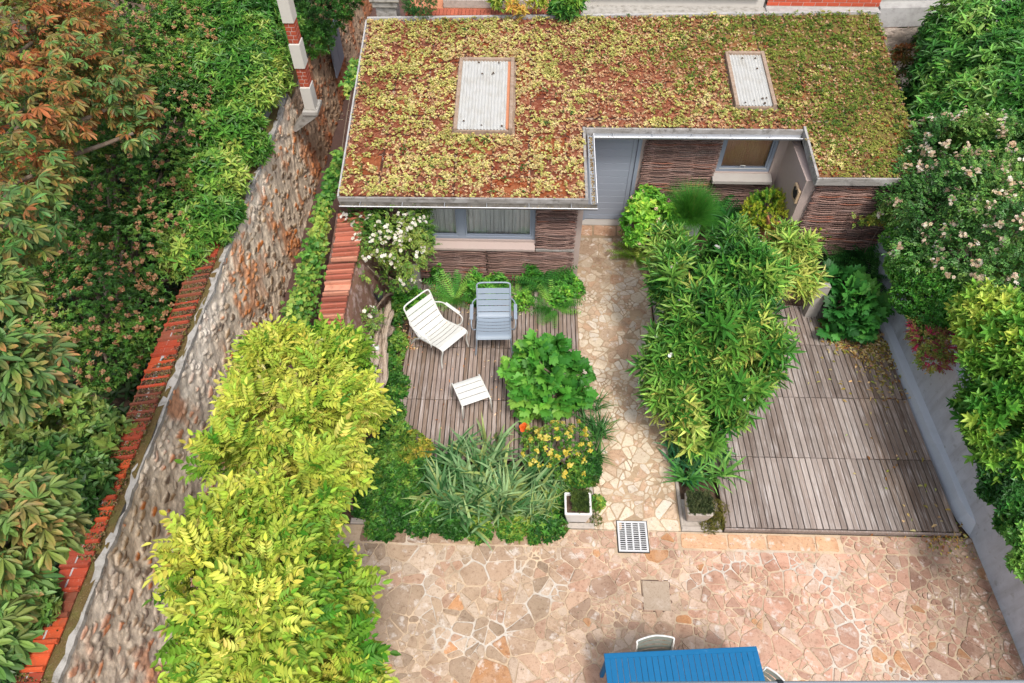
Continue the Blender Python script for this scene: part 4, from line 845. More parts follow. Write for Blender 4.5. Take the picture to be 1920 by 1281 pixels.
mb = MB(); mb.box(1.15, 4.2, 12.98, 13.045, 2.62, 2.66); 
for k in range(9): mb.box(1.15, 4.2, 13.0, 13.045, 2.55+.14*k, 2.55+.14*k+.132, bev=.004)
mb.build('panel', M['white_panel'], wp)
bw = thing('brick_wall', 'bright red brick wall on a grey base behind the roof corner', 'wall', (5.4, 13.1, 0)); mb = MB()
for r_ in range(14):
    x = 4.36-(.11 if r_ % 2 else 0)
    while x < 6.35: mb.col = tuple(lin('#c4573a')*random.uniform(.8, 1.15)); mb.box(max(x, 4.36), min(x+.21, 6.4), 13.0, 13.1, 2.45+.072*r_, 2.45+.072*r_+.064, bev=.003); x += .22
mb.build('brickwork', M['brick'], bw); mb = MB(); mb.box(4.36, 6.4, 13.006, 13.2, 2.4, 3.5); mb.build('mortar', M['pale_stone'], bw); mb = MB(); mb.box(4.35, 6.42, 12.85, 13.2, 0, 2.42, bev=.01); mb.build('base', M['cement'], bw)
rb = thing('boundary_wall', 'grey rendered boundary wall above rough rubble at the top right corner', 'wall', (8, 13.5, 0)); mb = MB(); mb.prism([(6.45, 13.0, 2.42), (11, 13.35, 2.42), (11, 13.8, 2.5), (6.45, 13.5, 2.5)], [(6.45, 12.93, 2.1), (11, 13.28, 2.1), (11, 13.8, 2.1), (6.45, 13.5, 2.1)]); mb.prism([(6.45, 13.2, 4), (11, 13.5, 4), (11, 13.8, 4), (6.45, 13.5, 4)], [(6.45, 13.2, 2.42), (11, 13.5, 2.42), (11, 13.8, 2.42), (6.45, 13.5, 2.42)]); mb.build('render_band', M['cement'], rb)
V = []; n_ = 130; m_ = 60
for a in range(m_+1):
    for b in range(n_+1): x = 6.3+4.7*b/n_; z = 2.1*a/m_; V.append((x, 12.92+.077*(x-6.45)-.05*max(0, nz1(x*1, z*1.6, 1.6, 1))-.06*(1-z/2.1), z))
mb = MB(); mb.add(V, [(a*(n_+1)+b, a*(n_+1)+b+1, (a+1)*(n_+1)+b+1, (a+1)*(n_+1)+b) for a in range(m_) for b in range(n_)]); mb.build('rubble', mat('pale_rubble', (.52, .42, .35), .95, nz=[(4, .7, (.62, .52, .44), .4, .6, (1, 1, 2)), (9, .8, (.16, .12, .10), .56, .66, (1, 1, 2))], bump=[(10, 1, .04)]), rb, True)
st = thing('stone_gatepost', 'square weathered stone gatepost with stepped cap at the back left roof corner', 'gatepost', (-2.55, 12.7, 0))
mb = MB(); mb.box(-2.72, -2.36, 12.42, 12.8, 0, 2.62, bev=.02); mb.build('shaft', M['old_stone'], st); mb = MB(); mb.box(-2.76, -2.32, 12.38, 12.84, 2.62, 2.72, bev=.02); mb.box(-2.80, -2.28, 12.34, 12.88, 2.723, 2.86, bev=.03); mb.build('cap', M['old_stone'], st)
# wall ornament at the right return
orn = thing('wall_ornament', 'small ochre plaque with a dark blotch beside the wattle corner', 'ornament', (4.27, 8.9, 1)); a = 4.265
mb = MB(); mb.box(4.235, 4.272, 8.74, 8.98, 1.38, 1.62, bev=.006); mb.build('plaque', M['ochre'], orn)
mb = MB(); pts = [(8.78, 1.44), (8.86, 1.42), (8.94, 1.47), (8.955, 1.56), (8.90, 1.60), (8.87, 1.55), (8.82, 1.605), (8.77, 1.55)]; mb.prism([(4.231, p[0], p[1]) for p in pts], [(4.236, p[0], p[1]) for p in pts]); mb.build('blotch', M['dark'], orn)
tb = thing('terracotta_box', 'terracotta box standing against the pink wall behind the yellow spurge', 'planter', (4.1, 8.95, 0)); mb = MB(); mb.box(3.98, 4.25, 8.80, 9.05, 0, .95, bev=.01); mb.build('body', M['terracotta'], tb); mb = MB(); mb.box(4.0, 4.23, 8.82, 9.03, .945, .955); mb.build('potting_soil', M['soil'], tb)

# ================================================================== FURNITURE
def armchair(mt, label):
    t = thing('armchair', label, 'armchair', (0, 0, 0), group='slatted metal garden armchairs on the deck'); W = .255
    side = [(0, 0), (.015, .20), (-.02, .40), (.02, .435), (.10, .425), (.28, .365), (.46, .315), (.53, .335), (.60, .43), (.675, .58), (.745, .735)]     # (y back, z)
    def sp_(s_): return [(s_*(W+(.03*(1-min(1, z/.3)))), y, z) for y, z in side]
    L = bez(sp_(-1), 5); Rr = bez(sp_(1), 5)[::-1]; arch = []
    for k in range(1, 16):
        a_ = math.pi*k/16; cx = -math.cos(a_); cx = math.copysign(min(1, abs(cx)**.35), cx) if abs(cx) > 1e-6 else 0; arch.append((W*cx, .745+.03*math.sin(a_)**.4, .735+.065*math.sin(a_)**.5))
    mb = MB(); mb.tube(L+arch+Rr, .0125, 8); mb.build('frame', mt, t, True)
    cur = bez([(0, y, z) for y, z in side[2:]], 24); d = [0]
    for a_, b_ in zip(cur[:-1], cur[1:]): d.append(d[-1]+float(np.linalg.norm(b_-a_)))
    def pos(s_):
        i = min(len(cur)-2, int(np.searchsorted(d, s_))-1) if s_ > 0 else 0; f = (s_-d[i])/max(1e-6, d[i+1]-d[i]); return cur[i]*(1-f)+cur[i+1]*f
    tot = d[-1]; s0 = 0
    def slat(mb, a0, a1, sag):
        vs = []; NX = 10; K = 4
        for j in range(K+1):
            p = pos(a0+(a1-a0)*j/K); q = pos(min(tot, a0+(a1-a0)*j/K+.01)); tn = q-p; tn = tn/max(1e-6, np.linalg.norm(tn)); nn = np.array([0, -tn[2], tn[1]])
            for i in range(NX+1): x = -W+2*W*i/NX; sg = sag*(1-(x/W)**2); pp = p-nn*sg; vs.append((x, pp[1], pp[2]))
        m_ = len(vs); vs += [(x, y+.0, z-.004) for x, y, z in vs]; Fs = []
        for j in range(K):
            for i in range(NX): a_ = j*(NX+1)+i; Fs += [(a_, a_+1, a_+NX+2, a_+NX+1), (m_+a_, m_+a_+NX+1, m_+a_+NX+2, m_+a_+1)]
        for i in range(NX): Fs += [(i+1, i, m_+i, m_+i+1)]; a_ = K*(NX+1)+i; Fs += [(a_, a_+1, m_+a_+1, m_+a_)]
        mb.add(vs, Fs)
    mb = MB(); slat(mb, .0, .093, .0); w_ = .077
    for k in range(5): slat(mb, .103+k*.088, .103+k*.088+w_, .016)
    mb.build('seat', mt, t, False)
    mb = MB(); b0 = .103+5*.088; hh = (tot-b0-.01)/5
    for k in range(5): slat(mb, b0+k*hh, b0+(k+1)*hh-.011, .004)
    mb.build('backrest', mt, t, False)
    for s_ in (-1, 1):
        mb = MB(); c = bez([(s_*(W+.03), .70, 0), (s_*(W+.02), .60, .20), (s_*(W+.01), .50, .30)], 8); mb.tube(c, .0125, 8); mb.build('leg', mt, t, True)
        mb = MB(); c = bez([(s_*(W+.008), .22, .36), (s_*(W+.055), .16, .42), (s_*(W+.075), .14, .53), (s_*(W+.075), .22, .59), (s_*(W+.075), .45, .60), (s_*(W+.06), .58, .585), (s_*(W+.008), .665, .57)], 7); mb.tube(c, .010, 8); ar = mb.build('arm', mt, t, True)
        mb = MB(); mb.box(s_*(W+.075)-.026, s_*(W+.075)+.026, .20, .50, .604, .616, bev=.004); mb.build('armrest', mt, ar)
    mb = MB(); mb.tube([(-W-.01, .50, .29), (W+.01, .50, .29)], .009, 8); mb.build('stretcher', mt, t, True); mb = MB(); mb.tube([(-W, .10, .40), (W, .10, .40)], .009, 8); mb.build('stretcher', mt, t, True)
    return t
a1 = armchair(M['white_paint'], 'white slatted metal armchair turned towards the footstool'); a1.location = (-1.02, 6.56, .083); a1.rotation_euler.z = R(49)
a2 = armchair(M['blue_paint'], 'grey-blue slatted metal armchair standing square to the house wall, beside the white one'); a2.location = (-.43, 6.63, .083); a2.rotation_euler.z = R(2)
fs = thing('footstool', 'small white slatted metal footstool on the deck', 'footstool', (0, 0, 0)); W = .205
mb = MB()
for s_ in (-1, 1):
    mb.tube(bez([(s_*W, -.215, .345), (s_*W, -.19, .372), (s_*W, 0, .378), (s_*W, .19, .372), (s_*W, .215, .345)], 6), .011, 8)
mb.build('frame', M['white_paint'], fs, True)
for s_ in (-1, 1):
    for q in (-1, 1): mb = MB(); mb.tube([(s_*W, q*.214, .352), (s_*(W+.005), q*.222, .33), (s_*(W+.018), q*.245, 0)], .0115, 8); mb.build('leg', M['white_paint'], fs, True)
mb = MB()
for k in range(4):
    y0 = -.205+k*.103; ends = (k in (0, 3)); vs = []
    for j in range(4):
        y = y0+.093*j/3; z = .383-(.022*max(0, abs(y)-.15)/.055)
        vs += [(-W+.004, y, z), (W-.004, y, z)]
    vs += [(x, y, z-.004) for x, y, z in vs]; mb.add(vs, [f for j in range(3) for f in ((2*j, 2*j+1, 2*j+3, 2*j+2), (8+2*j, 8+2*j+2, 8+2*j+3, 8+2*j+1))]+[(1, 0, 8, 9), (6, 7, 15, 14)])
mb.build('slat_top', M['white_paint'], fs); fs.location = (-.72, 5.71, .083); fs.rotation_euler.z = R(24)
# table
tb = thing('table', 'long bright blue slatted metal table at the bottom edge', 'table', (0, 0, 0)); tw, td, H_ = .82, .78, .735; mb = MB(); fw = .055
mb.box(-tw, tw, -.055, 0, H_-.025, H_, bev=.004); mb.box(-tw, tw, -td, -td+.055, H_-.025, H_, bev=.004); mb.box(-tw, -tw+fw, -td+.055, -.055, H_-.025, H_-.0005); mb.box(tw-fw, tw, -td+.055, -.055, H_-.025, H_-.0005)
mb.build('frame', M['table_blue'], tb); mb = MB(); n = 24; pw = (2*tw-2*fw)/n
for k in range(n): g_ = .0026; mb.box(-tw+fw+pw*k+g_, -tw+fw+pw*(k+1)-g_, -td+.055, -.055, H_-.014, H_-.0012)
mb.build('slat_top', M['table_blue'], tb)
for sx_ in (-1, 1):
    for sy_ in (-.05, -td+.05): mb = MB(); mb.box(sx_*(tw-.04)-.02, sx_*(tw-.04)+.02, sy_-.02, sy_+.02, 0, H_-.026, bev=.003); mb.build('leg', M['table_blue'], tb)
tb.location = (1.745, 2.185, .035); tb.rotation_euler.z = R(3.9)
def bistro(label, loc, rz, sz=.20):
    t = thing('garden_chair', label, 'chair', (0, 0, 0), group='green-grey slatted chairs around the blue table'); mt = M['green_grey']; W = sz
    for s_ in (-1, 1): mb = MB(); mb.tube(bez([(s_*W, -.40, 0), (s_*W, -.38, .44), ], 4), .011, 8); mb.build('leg', M['white_paint'], t, True); mb = MB(); mb.tube(bez([(s_*W, .08, 0), (s_*W, .02, .44)], 4), .011, 8); mb.build('leg', M['white_paint'], t, True)
    mb = MB(); mb.tube([(-W, .02, .44), (-W, -.39, .44), (W, -.39, .44), (W, .02, .44), (-W, .02, .44)], .010, 8); mb.tube(bez([(-W, .02, .44), (-W, .04, .60), (-W, .07, .70), (-W*.92, .10, .735), (0, .13, .75), (W*.92, .10, .735), (W, .07, .70), (W, .04, .60), (W, .02, .44)], 8), .010, 8); mb.build('frame', M['white_paint'], t, True)
    mb = MB()
    for k in range(6): mb.box(-W+.008, W-.008, -.385+.068*k, -.385+.068*k+.06, .448, .455)
    mb.build('seat', mt, t)
    mb = MB()
    for k in range(4):
        z0 = .47+.062*k; y0 = .025+.014*k; vs = []; N = 12
        for i in range(N+1): x = -W+.006+(2*W-.012)*i/N; b = .05*(1-(x/W)**2)*(k+1)/4; vs += [(x, y0+b, z0), (x, y0+b+.018, z0+.054)]
        mb.add(vs, [(2*i, 2*i+2, 2*i+3, 2*i+1) for i in range(N)])
    mb.build('backrest', mt, t, True); t.location = loc; t.rotation_euler.z = rz; return t
bistro('garden chair tucked in behind the blue table, only its curved back showing', (1.50, 2.19, .035), R(6)); bistro('garden chair at the right end of the blue table', (2.66, 1.84, .035), R(-52), .17)
# eaves gutter under the camera
gt = thing('house_gutter', 'bluish grey roof gutter running along the bottom edge of the photo', 'gutter', (2.5, 1.2, 3.2)); mb = MB()
ga = at(1180, 1287, 3.2); gb = at(1990, 1283, 3.2); mb.tube([ga, gb], .030, 12); mb.build('pipe', M['zinc'], gt, True); gc = at(1462, 1285, 3.2); mb = MB(); mb.tube([gc+np.array([-.02, 0, 0]), gc+np.array([.02, 0, 0])], .038, 12); mb.build('collar', M['black_plastic'], gt, True)

# planters
def planter(u0, u1, v0, v1, h, label, mt, round_=.02):
    a, b, c = at(u0, v0, h), at(u1, v0, h), at(u0, v1, h); x0, x1, y1, y0 = a[0], b[0], a[1], c[1]; cx, cy = (x0+x1)/2, (y0+y1)/2
    t = thing('planter', label, 'planter', (cx, cy, .0), group='small square planters at the path corners'); mb = MB(); tk = .026; hx, hy = (x1-x0)/2, (y1-y0)/2
    def ring(s_, z, ins=0): return [(cx+q[0]*((hx-ins)*s_), cy+q[1]*((hy-ins)*s_), z) for q in ((-.92, -1), (.92, -1), (1, -.92), (1, .92), (.92, 1), (-.92, 1), (-1, .92), (-1, -.92))]
    rs = [ring(.72, .055), ring(.74, .06), ring(.97, h-.05), ring(1, h-.03), ring(1, h-.004), ring(.985, h), ring(1, h, tk), ring(.97, h-.05, tk)]; V = [p for r_ in rs for p in r_]
    mb.add(V, [(8*k+i, 8*k+(i+1) % 8, 8*k+8+(i+1) % 8, 8*k+8+i) for k in range(len(rs)-1) for i in range(8)]+[tuple(range(7, -1, -1))]); mb.build('pot', mt, t)
    mb = MB(); r_ = ring(.975, h-.045, tk); mb.add(r_, [tuple(range(8))]); mb.build('potting_soil', M['soil'], t); return t, cx, cy, hx, hy
pw_, cx, cy, hx, hy = planter(1058, 1108, 923, 965, .36, 'square white planter at the end of the left flower bed', M['planter_white'])
fo = Fol(); n = 520; P = np.stack([RG.uniform(cx-hx*.45, cx+hx*.75, n), RG.uniform(cy-hy*.7, cy+hy*.95, n), .34+RG.uniform(0, .07, n)], 1); sprigs(fo, 'spray_n', P, np.tile(UP, (n, 1)), .07, pal(P, C3('#2f4a24', '#48662c', '#5d7a3a'), 8), up=1, rnd=.6)
t = thing('stonecrop_plant', 'low green stonecrop growing in the square white planter', 'plant', (cx, cy, .34)); fo.build('foliage', M['leaf'], t)
pw_, cx, cy, hx, hy = planter(1284, 1331, 923, 966, .34, 'square weathered concrete planter beside the large deck', M['concrete'])
fo = Fol(); n = 900; P = np.stack([RG.uniform(cx-hx*.9, cx+hx*.95, n), RG.uniform(cy-hy*.9, cy+hy*.9, n), .32+RG.uniform(0, .08, n)], 1); sprigs(fo, 'spray_n', P, np.tile(UP, (n, 1)), .07, pal(P, C3('#2b3b26', '#43583a', '#5c6b4c'), 8), up=1, rnd=.6)
t = thing('herb_plant', 'dusty green creeping herb filling the weathered concrete planter', 'plant', (cx, cy, .34)); fo.build('foliage', M['leaf'], t)
gp = at(1292, 415, .62); gpt = thing('tall_planter', 'tall tapered pale grey planter holding the grassy tuft', 'planter', (gp[0], gp[1], 0)); mb = MB()
mb.prism([(gp[0]-.17, gp[1]-.17, .72), (gp[0]+.17, gp[1]-.17, .72), (gp[0]+.17, gp[1]+.17, .72), (gp[0]-.17, gp[1]+.17, .72)], [(gp[0]-.11, gp[1]-.11, 0), (gp[0]+.11, gp[1]-.11, 0), (gp[0]+.11, gp[1]+.11, 0), (gp[0]-.11, gp[1]+.11, 0)]); mb.build('body', M['render_light'], gpt); mb = MB(); mb.box(gp[0]-.15, gp[0]+.15, gp[1]-.15, gp[1]+.15, .722, .73); mb.build('potting_soil', M['soil'], gpt)

#@@PLANTS@@
# ================================================================== PLANTS
def plant(name, label, cat, base, group=None): return thing(name, label, cat, (float(base[0]), float(base[1]), 0), group)
def bush(name, label, base, blobs, n, tpl, L, cols, cull=-9, cat='shrub', mt='leaf', depth=.4, rough=.18, up=.3, out=1.0, rnd=.45, f=1.5, nrm='up', group=None, k=0, trunk=True, W=None, bias=0.0, jit=.14, na=.4, flowers=None, bare=None, tr=.03, inner=.72, rndc=.22):
    t = plant(name, label, cat, base, group); P, O = crown(blobs, n, depth, rough, inner=inner); ok = fnoise(P, 2.4, 3) > cull; P, O = P[ok], O[ok]
    fo = Fol(); sprigs(fo, tpl, P, O, L, pal(P, cols, f, na, rndc, k, bias), W, out, up, rnd, nrm=nrm, jit=jit); fo.build('foliage', M[mt], t)
    if trunk: stems(t, [(b[0], b[1], b[2]) for b in blobs], (base[0], base[1], 0), tr, 'trunk' if tr > .03 else 'stem')
    if flowers:
        fl = Fol()
        for (nf, sz, fc, clus, filt) in flowers:
            Q, O2 = crown(blobs, nf*3, .02, rough); m_ = (O2[:, 2] > -.1)
            if filt is not None: m_ &= filt(Q)
            Q, O2 = Q[m_][:nf], O2[m_][:nf]; Q = Q+O2*L*.35
            idx = np.repeat(np.arange(len(Q)), clus); Qc = Q[idx]+rv(len(idx), sz*(1.1 if clus > 1 else 0)); m2 = len(Qc)
            fl.add('flower', Qc, unit(O2[idx]+UP*.5+rv(m2, .35)), unit(rv(m2)), sz*RG.uniform(.7, 1.2, m2), sz*RG.uniform(.7, 1.2, m2), pal(Qc, fc, 3, .3, .35), .08)
        fl.build('flowers', M['petal'], t)
    return t
def no(P): return np.ones(len(P), bool)
# golden tree over the left wall
gold = C3('#4a8220', '#7aa032', '#9fb540', '#b8c24c', '#c9ca56', '#d3ce6a', '#dfd294')
YB = [pb(585, 710, 2.2, 105), pb(620, 790, 2.1, 80), pb(500, 700, 2.4, 70), pb(480, 800, 2.7, 95), pb(560, 850, 2.5, 108), pb(450, 880, 2.9, 75), pb(520, 950, 3.0, 98), pb(420, 1000, 3.1, 85), pb(380, 1090, 3.3, 90),
      pb(490, 1080, 3.3, 110), pb(570, 1100, 2.8, 85), pb(440, 1190, 3.3, 120), pb(540, 1230, 3.0, 105), pb(635, 1220, 2.3, 60), pb(360, 1150, 3.2, 70), pb(600, 930, 2.3, 50), pb(610, 1290, 2.2, 80), pb(400, 1280, 3.2, 90), pb(430, 690, 2.2, 30)]
YB = [(b[0]+.10, b[1], b[2], b[3]*.74, b[4]*.74, b[5]*.78) for b in YB]; P, O = crown(YB, 10200, .38, .36, inner=.72, f=1.9); ok_ = fnoise(P, 1.7, 3) > -.40; P, O = P[ok_], O[ok_]; t = plant('golden_tree', 'large golden-green tree with feathery leaves spilling over the stone wall', 'tree', (-2.3, 3.4))
def ygold(P):
    return 0
n = len(P); fo = Fol(); D = unit(O*.9+UP*.15+rv(n, .4)); D[:, 2] = np.where(D[:, 2] < -.5, -.3, D[:, 2]); Nn = unit(UP+O*.7+rv(n, .25)); L = .192*np.clip(1+.26*RG.normal(size=n), .5, 1.5)
gr = np.clip((P[:, 1]-4.0)/2.2, -.35, .5); fo.add('pinnate', P, D, Nn, L, L, pal(P, gold, 1.1, .26, .16, 0, bias=.04-.16*np.clip((P[:, 1]-4.6)/1.5, 0, 1)*(P[:, 0] > -2.9)[...])*1.0, .12)
fo.build('foliage', M['pale_leaf'], t); stems(t, [b[:3] for b in YB], (-2.3, 3.4, .8), .05, 'branches'); mb = MB(); mb.tube(bez([(-2.3, 3.4, 0), (-2.26, 3.38, .5), (-2.32, 3.42, 1.1)], 6), [.12, .11, .10, .10, .095, .09, .085, .08, .08, .07, .07, .07, .07][:13], 10); mb.build('trunk', M['bark'], t, True)
# horse chestnut with browning leaves
ch = C3('#446f3e', '#548244', '#6a8642', '#64683a', '#7c6038', '#985e38', '#7c4a2c')
CB = [pb(60, 80, 4.2, 120), pb(150, 150, 4.0, 90), pb(230, 190, 3.8, 60), pb(40, 220, 4.2, 110), pb(60, 330, 4.3, 80), pb(250, 250, 3.6, 35), pb(20, 420, 4.4, 70), pb(120, 20, 4.0, 80)]
P, O = crown(CB, 2000, .5, .25, inner=.5); CB2 = [pb(20, 690, 4.6, 85), pb(45, 950, 4.6, 68), pb(10, 1020, 4.6, 78), pb(85, 985, 4.5, 50), pb(-15, 1190, 4.6, 52), pb(10, 540, 4.5, 50), pb(15, 1100, 4.5, 45)]
P2, O2 = crown(CB2, 620, .5, .2, inner=.4); t = plant('chestnut_tree', 'horse chestnut tree with large rust-spotted leaves along the left edge', 'tree', (-8.2, 4.5))
fo = Fol(); n = len(P); L = .118*np.clip(1+.2*RG.normal(size=n), .6, 1.4); fo.add('palmate', P, unit(O*.7+rv(n, .5)+np.array([.5, -.3, -.3])), unit(UP+O*.5+rv(n, .3)), L, L, pal(P, ch, 1.3, .3, .25, 2, bias=-.22), .22, tip=(lin('#a8683a'), .22+.45*fnoise(P, 1.2, 1)))
n = len(P2); L = .135*np.clip(1+.18*RG.normal(size=n), .7, 1.3); fo.add('palmate', P2, unit(O2*.5+rv(n, .6)*np.array([1, 1, .35])+np.array([.3, -.3, .0])), unit(UP*1.6+rv(n, .25)), L, L, pal(P2, ch[:4], 1.4, .25, .22, 2, bias=-.15), .16, tip=(lin('#b08058'), .08+.4*fnoise(P2, 1.6, 1)))
fo.build('foliage', M['leaf'], t); stems(t, [b[:3] for b in CB+CB2], (-8.2, 4.5, 2.2), .07, 'branches'); mb = MB(); mb.tube([(-8.2, 4.5, 0), (-8.2, 4.5, 1.2), (-8.15, 4.5, 2.4)], [.28, .22, .18], 12); mb.build('trunk', M['bark'], t, True)
# neighbour's shrubs beyond the wall
def nb(l, z): return [pb(u, v, z_, r) for (u, v, z_, r) in l]
rustf = C3('#a0744c', '#b88e66', '#caa680', '#966444')
def clusters(u0, v0): pass
FB = nb([(130, 240, 2.4, 110), (250, 150, 2.5, 110), (350, 90, 2.5, 90), (330, 220, 2.4, 90), (200, 350, 2.3, 110), (300, 330, 2.2, 80), (380, 200, 2.3, 70), (100, 430, 2.3, 110), (230, 470, 2.1, 100), (330, 420, 2.0, 70), (180, 570, 2.0, 95), (90, 620, 1.9, 70), (250, 590, 1.8, 70), (200, 680, 1.6, 55), (360, 500, 1.75, 40), (60, 140, 2.4, 100), (240, 40, 2.5, 90)], 0)
bush('flowering_shrub', 'tall dark green shrub dotted with tan spent flower clusters behind the stone wall', (-6.2, 6.8), FB, 17000, 'whorl_r', .062, C3('#28541e', '#386a28', '#4c8030', '#6a8e3a'), W=.8, flowers=[(1250, .013, rustf, 18, None)], tr=.05, up=.5, depth=.35, jit=.2)
LBc = nb([(460, 60, 2.6, 70), (430, 150, 2.5, 70), (475, 170, 2.4, 50), (430, 250, 2.3, 62), (455, 270, 2.2, 45), (412, 330, 2.2, 54), (388, 410, 2.1, 50), (505, 90, 2.5, 44), (530, 40, 2.4, 30), (515, 150, 2.2, 26), (380, 20, 2.6, 70), (480, 0, 2.6, 70), (370, 130, 2.4, 60), (350, 470, 1.9, 45), (424, 395, 2.0, 30), (395, 450, 1.95, 26)], 0)
bush('laurel_bush', 'bright green glossy laurel leaning over the top of the stone wall', (-5.6, 9.6), LBc, 6800, 'whorl_l', .12, C3('#255c1c', '#377224', '#4f8830', '#709c40', '#8cac50'), mt='gloss_leaf', tr=.05, up=.6, W=.95, jit=.16)
AB = nb([(120, 800, 1.9, 70), (190, 820, 1.8, 50), (80, 870, 2.0, 70), (170, 900, 1.9, 50), (120, 960, 1.9, 50), (40, 780, 1.9, 60), (40, 1140, 2.0, 50), (-20, 1240, 2.0, 50)], 0)
bush('spotted_laurel', 'dark spotted laurel with broad leaves low behind the tiled wall', (-5.4, 4.6), AB, 1700, 'whorl_r', .14, C3('#2a5226', '#3a6a30', '#55803c', '#7a984c'), mt='gloss_leaf', W=.7, tr=.03, up=.6, jit=.22)
bush('dark_shrub', 'dark round-leaved shrub in the gap between the pier and the rear wall', (-5.0, 13.6), nb([(600, 20, 2.2, 45), (590, 70, 1.9, 30), (640, -10, 2.3, 40), (570, 40, 1.8, 30)], 0), 900, 'spray_l', .13, C3('#163c16', '#235220', '#39732c', '#548c34'), jit=.2)
# ground cover of the neighbour's plot
fo = Fol(); n = 5000; P = np.stack([RG.uniform(-9.5, -4.7, n), RG.uniform(.2, 18, n), RG.uniform(0, .35, n)], 1); sprigs(fo, 'whorl_r', P, np.tile(UP, (n, 1)), .13, pal(P, C3('#16300f', '#1f4018', '#2c4c1e'), 1), up=1)
tag(fo.build('undergrowth', M['leaf']), 'dark leafy undergrowth covering the neighbouring plot', 'undergrowth', kind='stuff')
# ivy / creeper along the alley side of the garden wall
ivc = C3('#2a6420', '#3f7e2a', '#578f36', '#78a244', '#96b450')
t = plant('creeper', 'five-lobed green creeper hanging along the alley beside the tiled garden wall', 'creeper', (-3.05, 7.5)); fo = Fol(); ln = bez([tuple(at(u, v, z)) for u, v, z in ((560, 610, 1.0), (575, 540, 1.1), (590, 470, 1.2), (605, 400, 1.35), (622, 340, 1.45), (640, 290, 1.6))], 40); ln = np.array(ln)
idx = RG.integers(0, len(ln), 1900); tt = idx/len(ln); spread = .16*(1-tt*.6); P = ln[idx]+rv(1900)*np.stack([spread, spread*.8, spread*.9], 1)*.62; P[:, 0] = np.maximum(P[:, 0], -3.5)
lnb = np.array(bez([tuple(at(u, v, z)) for u, v, z in ((640, 300, 1.85), (648, 240, 2.0), (660, 170, 2.2), (675, 110, 2.3))], 30)); i2 = RG.integers(0, len(lnb), 420); ok = fnoise(lnb[i2], 2.4, 1) > -.35; P2 = (lnb[i2]+rv(420, .045))[ok]; P2[:, 0] -= .06; P = np.concatenate([P, P2])
n = len(P); fo.add('ivy', P, unit(rv(n, .6)+np.array([-.8, -.5, -.5])), unit(np.array([-.35, -.4, 1.0])+rv(n, .3)), .078*RG.uniform(.6, 1.25, n), .09*RG.uniform(.7, 1.2, n), pal(P, ivc, 1.6, .35, .25), .12)
fo.build('foliage', M['leaf'], t); mb = MB(); mb.tube(ln[::10]-np.array([0, 0, .08]), .012, 6); mb.tube(lnb[::8]-np.array([.02, 0, .03]), .007, 6); mb.build('stem', M['bark'], t, True)
# white rambling rose on the garden wall
WR = nb([(745, 410, 1.5, 45), (780, 380, 1.6, 30), (720, 450, 1.4, 45), (760, 470, 1.25, 40), (690, 500, 1.2, 35), (730, 520, 1.0, 35), (770, 430, 1.3, 35), (690, 400, 1.5, 28), (690, 600, .8, 18), (800, 375, 1.75, 14)], 0)
whitef = C3('#d8d2be', '#e6e2d4', '#efece2')
bush('rose_bush', 'rambling rose covered in small white blooms beside the left window', (-2.1, 7.9), WR, 3000, 'pinn3', .078, C3('#2a5a22', '#3c7028', '#578836', '#7c9a46'), flowers=[(80, .030, whitef, 4, None)], rough=.3, jit=.18, depth=.6)
# ferns, ground cover in front of the window
fernc = C3('#2a6a22', '#3d8530', '#59a03c', '#74ad46')
def fern(label, u, v, z, n, L, cols=fernc, group='ferns in the beds', lean=(.5, 1.15)):
    b = at(u, v, 0.0) if z is None else at(u, v, z); b = np.array([b[0], b[1], 0.02 if z is None else max(0, z-.25)]); t = plant('fern', label, 'fern', b, group); fo = Fol()
    az = RG.uniform(0, 6.28, n); le = RG.uniform(lean[0], lean[1], n); D = np.stack([np.cos(az)*np.sin(le), np.sin(az)*np.sin(le), np.cos(le)], 1); N = unit(np.stack([-np.cos(az)*np.cos(le), -np.sin(az)*np.cos(le), np.sin(le)], 1)+rv(n, .15))
    Ls = L*RG.uniform(.7, 1.15, n); P = np.tile(b, (n, 1))+rv(n, .03)*np.array([1, 1, 0]); fo.add('fern', P, D, N, Ls, Ls, pal(P+D*L, cols, 1.5, .3, .3), .12); fo.build('fronds', M['leaf'], t)
    if b[2] > .05: mb = MB(); mb.tube([(b[0], b[1], 0), (b[0], b[1], b[2]+.02)], .03, 7); mb.build('rootstock', M['bark'], t)
    return t
fern('fern with pale green fronds under the rose, left end of the window bed', 850, 545, .3, 34, .55); fern('upright fern against the wattle at the right of the window bed', 1020, 520, .3, 34, .6, C3('#1f5a26', '#2d6f2c', '#459038')); fern('fern arching over the deck at the right end of the window bed', 1040, 565, .22, 34, .5)
fern('fern rising above the groundcover behind the blue armchair', 965, 540, .25, 26, .42)
fern('fern at the path edge below the pink hydrangea', 1195, 470, .22, 34, .52, C3('#4d7a24', '#6a962e', '#9cba48')); fern('dark fern beside the tall grey planter', 1345, 400, .55, 46, .62, C3('#1c5424', '#286a2a', '#3c8034'))
darkf = C3('#174a24', '#22602c', '#327636', '#47883c')
fern('dark fern clump in front of the right wattle panel', 1605, 462, .55, 70, .62, darkf); fern('dark fern beside the hedge at the head of the right wall', 1640, 505, .5, 55, .55, darkf); fern('dark fern between the yellow spurge and the wattle panel', 1560, 470, .5, 40, .55, darkf); fern('dark fern above the start of the grey wall', 1620, 565, .45, 40, .5, darkf)
gcov = C3('#2a6a1e', '#3f8a28', '#5aa632', '#7cb83e')
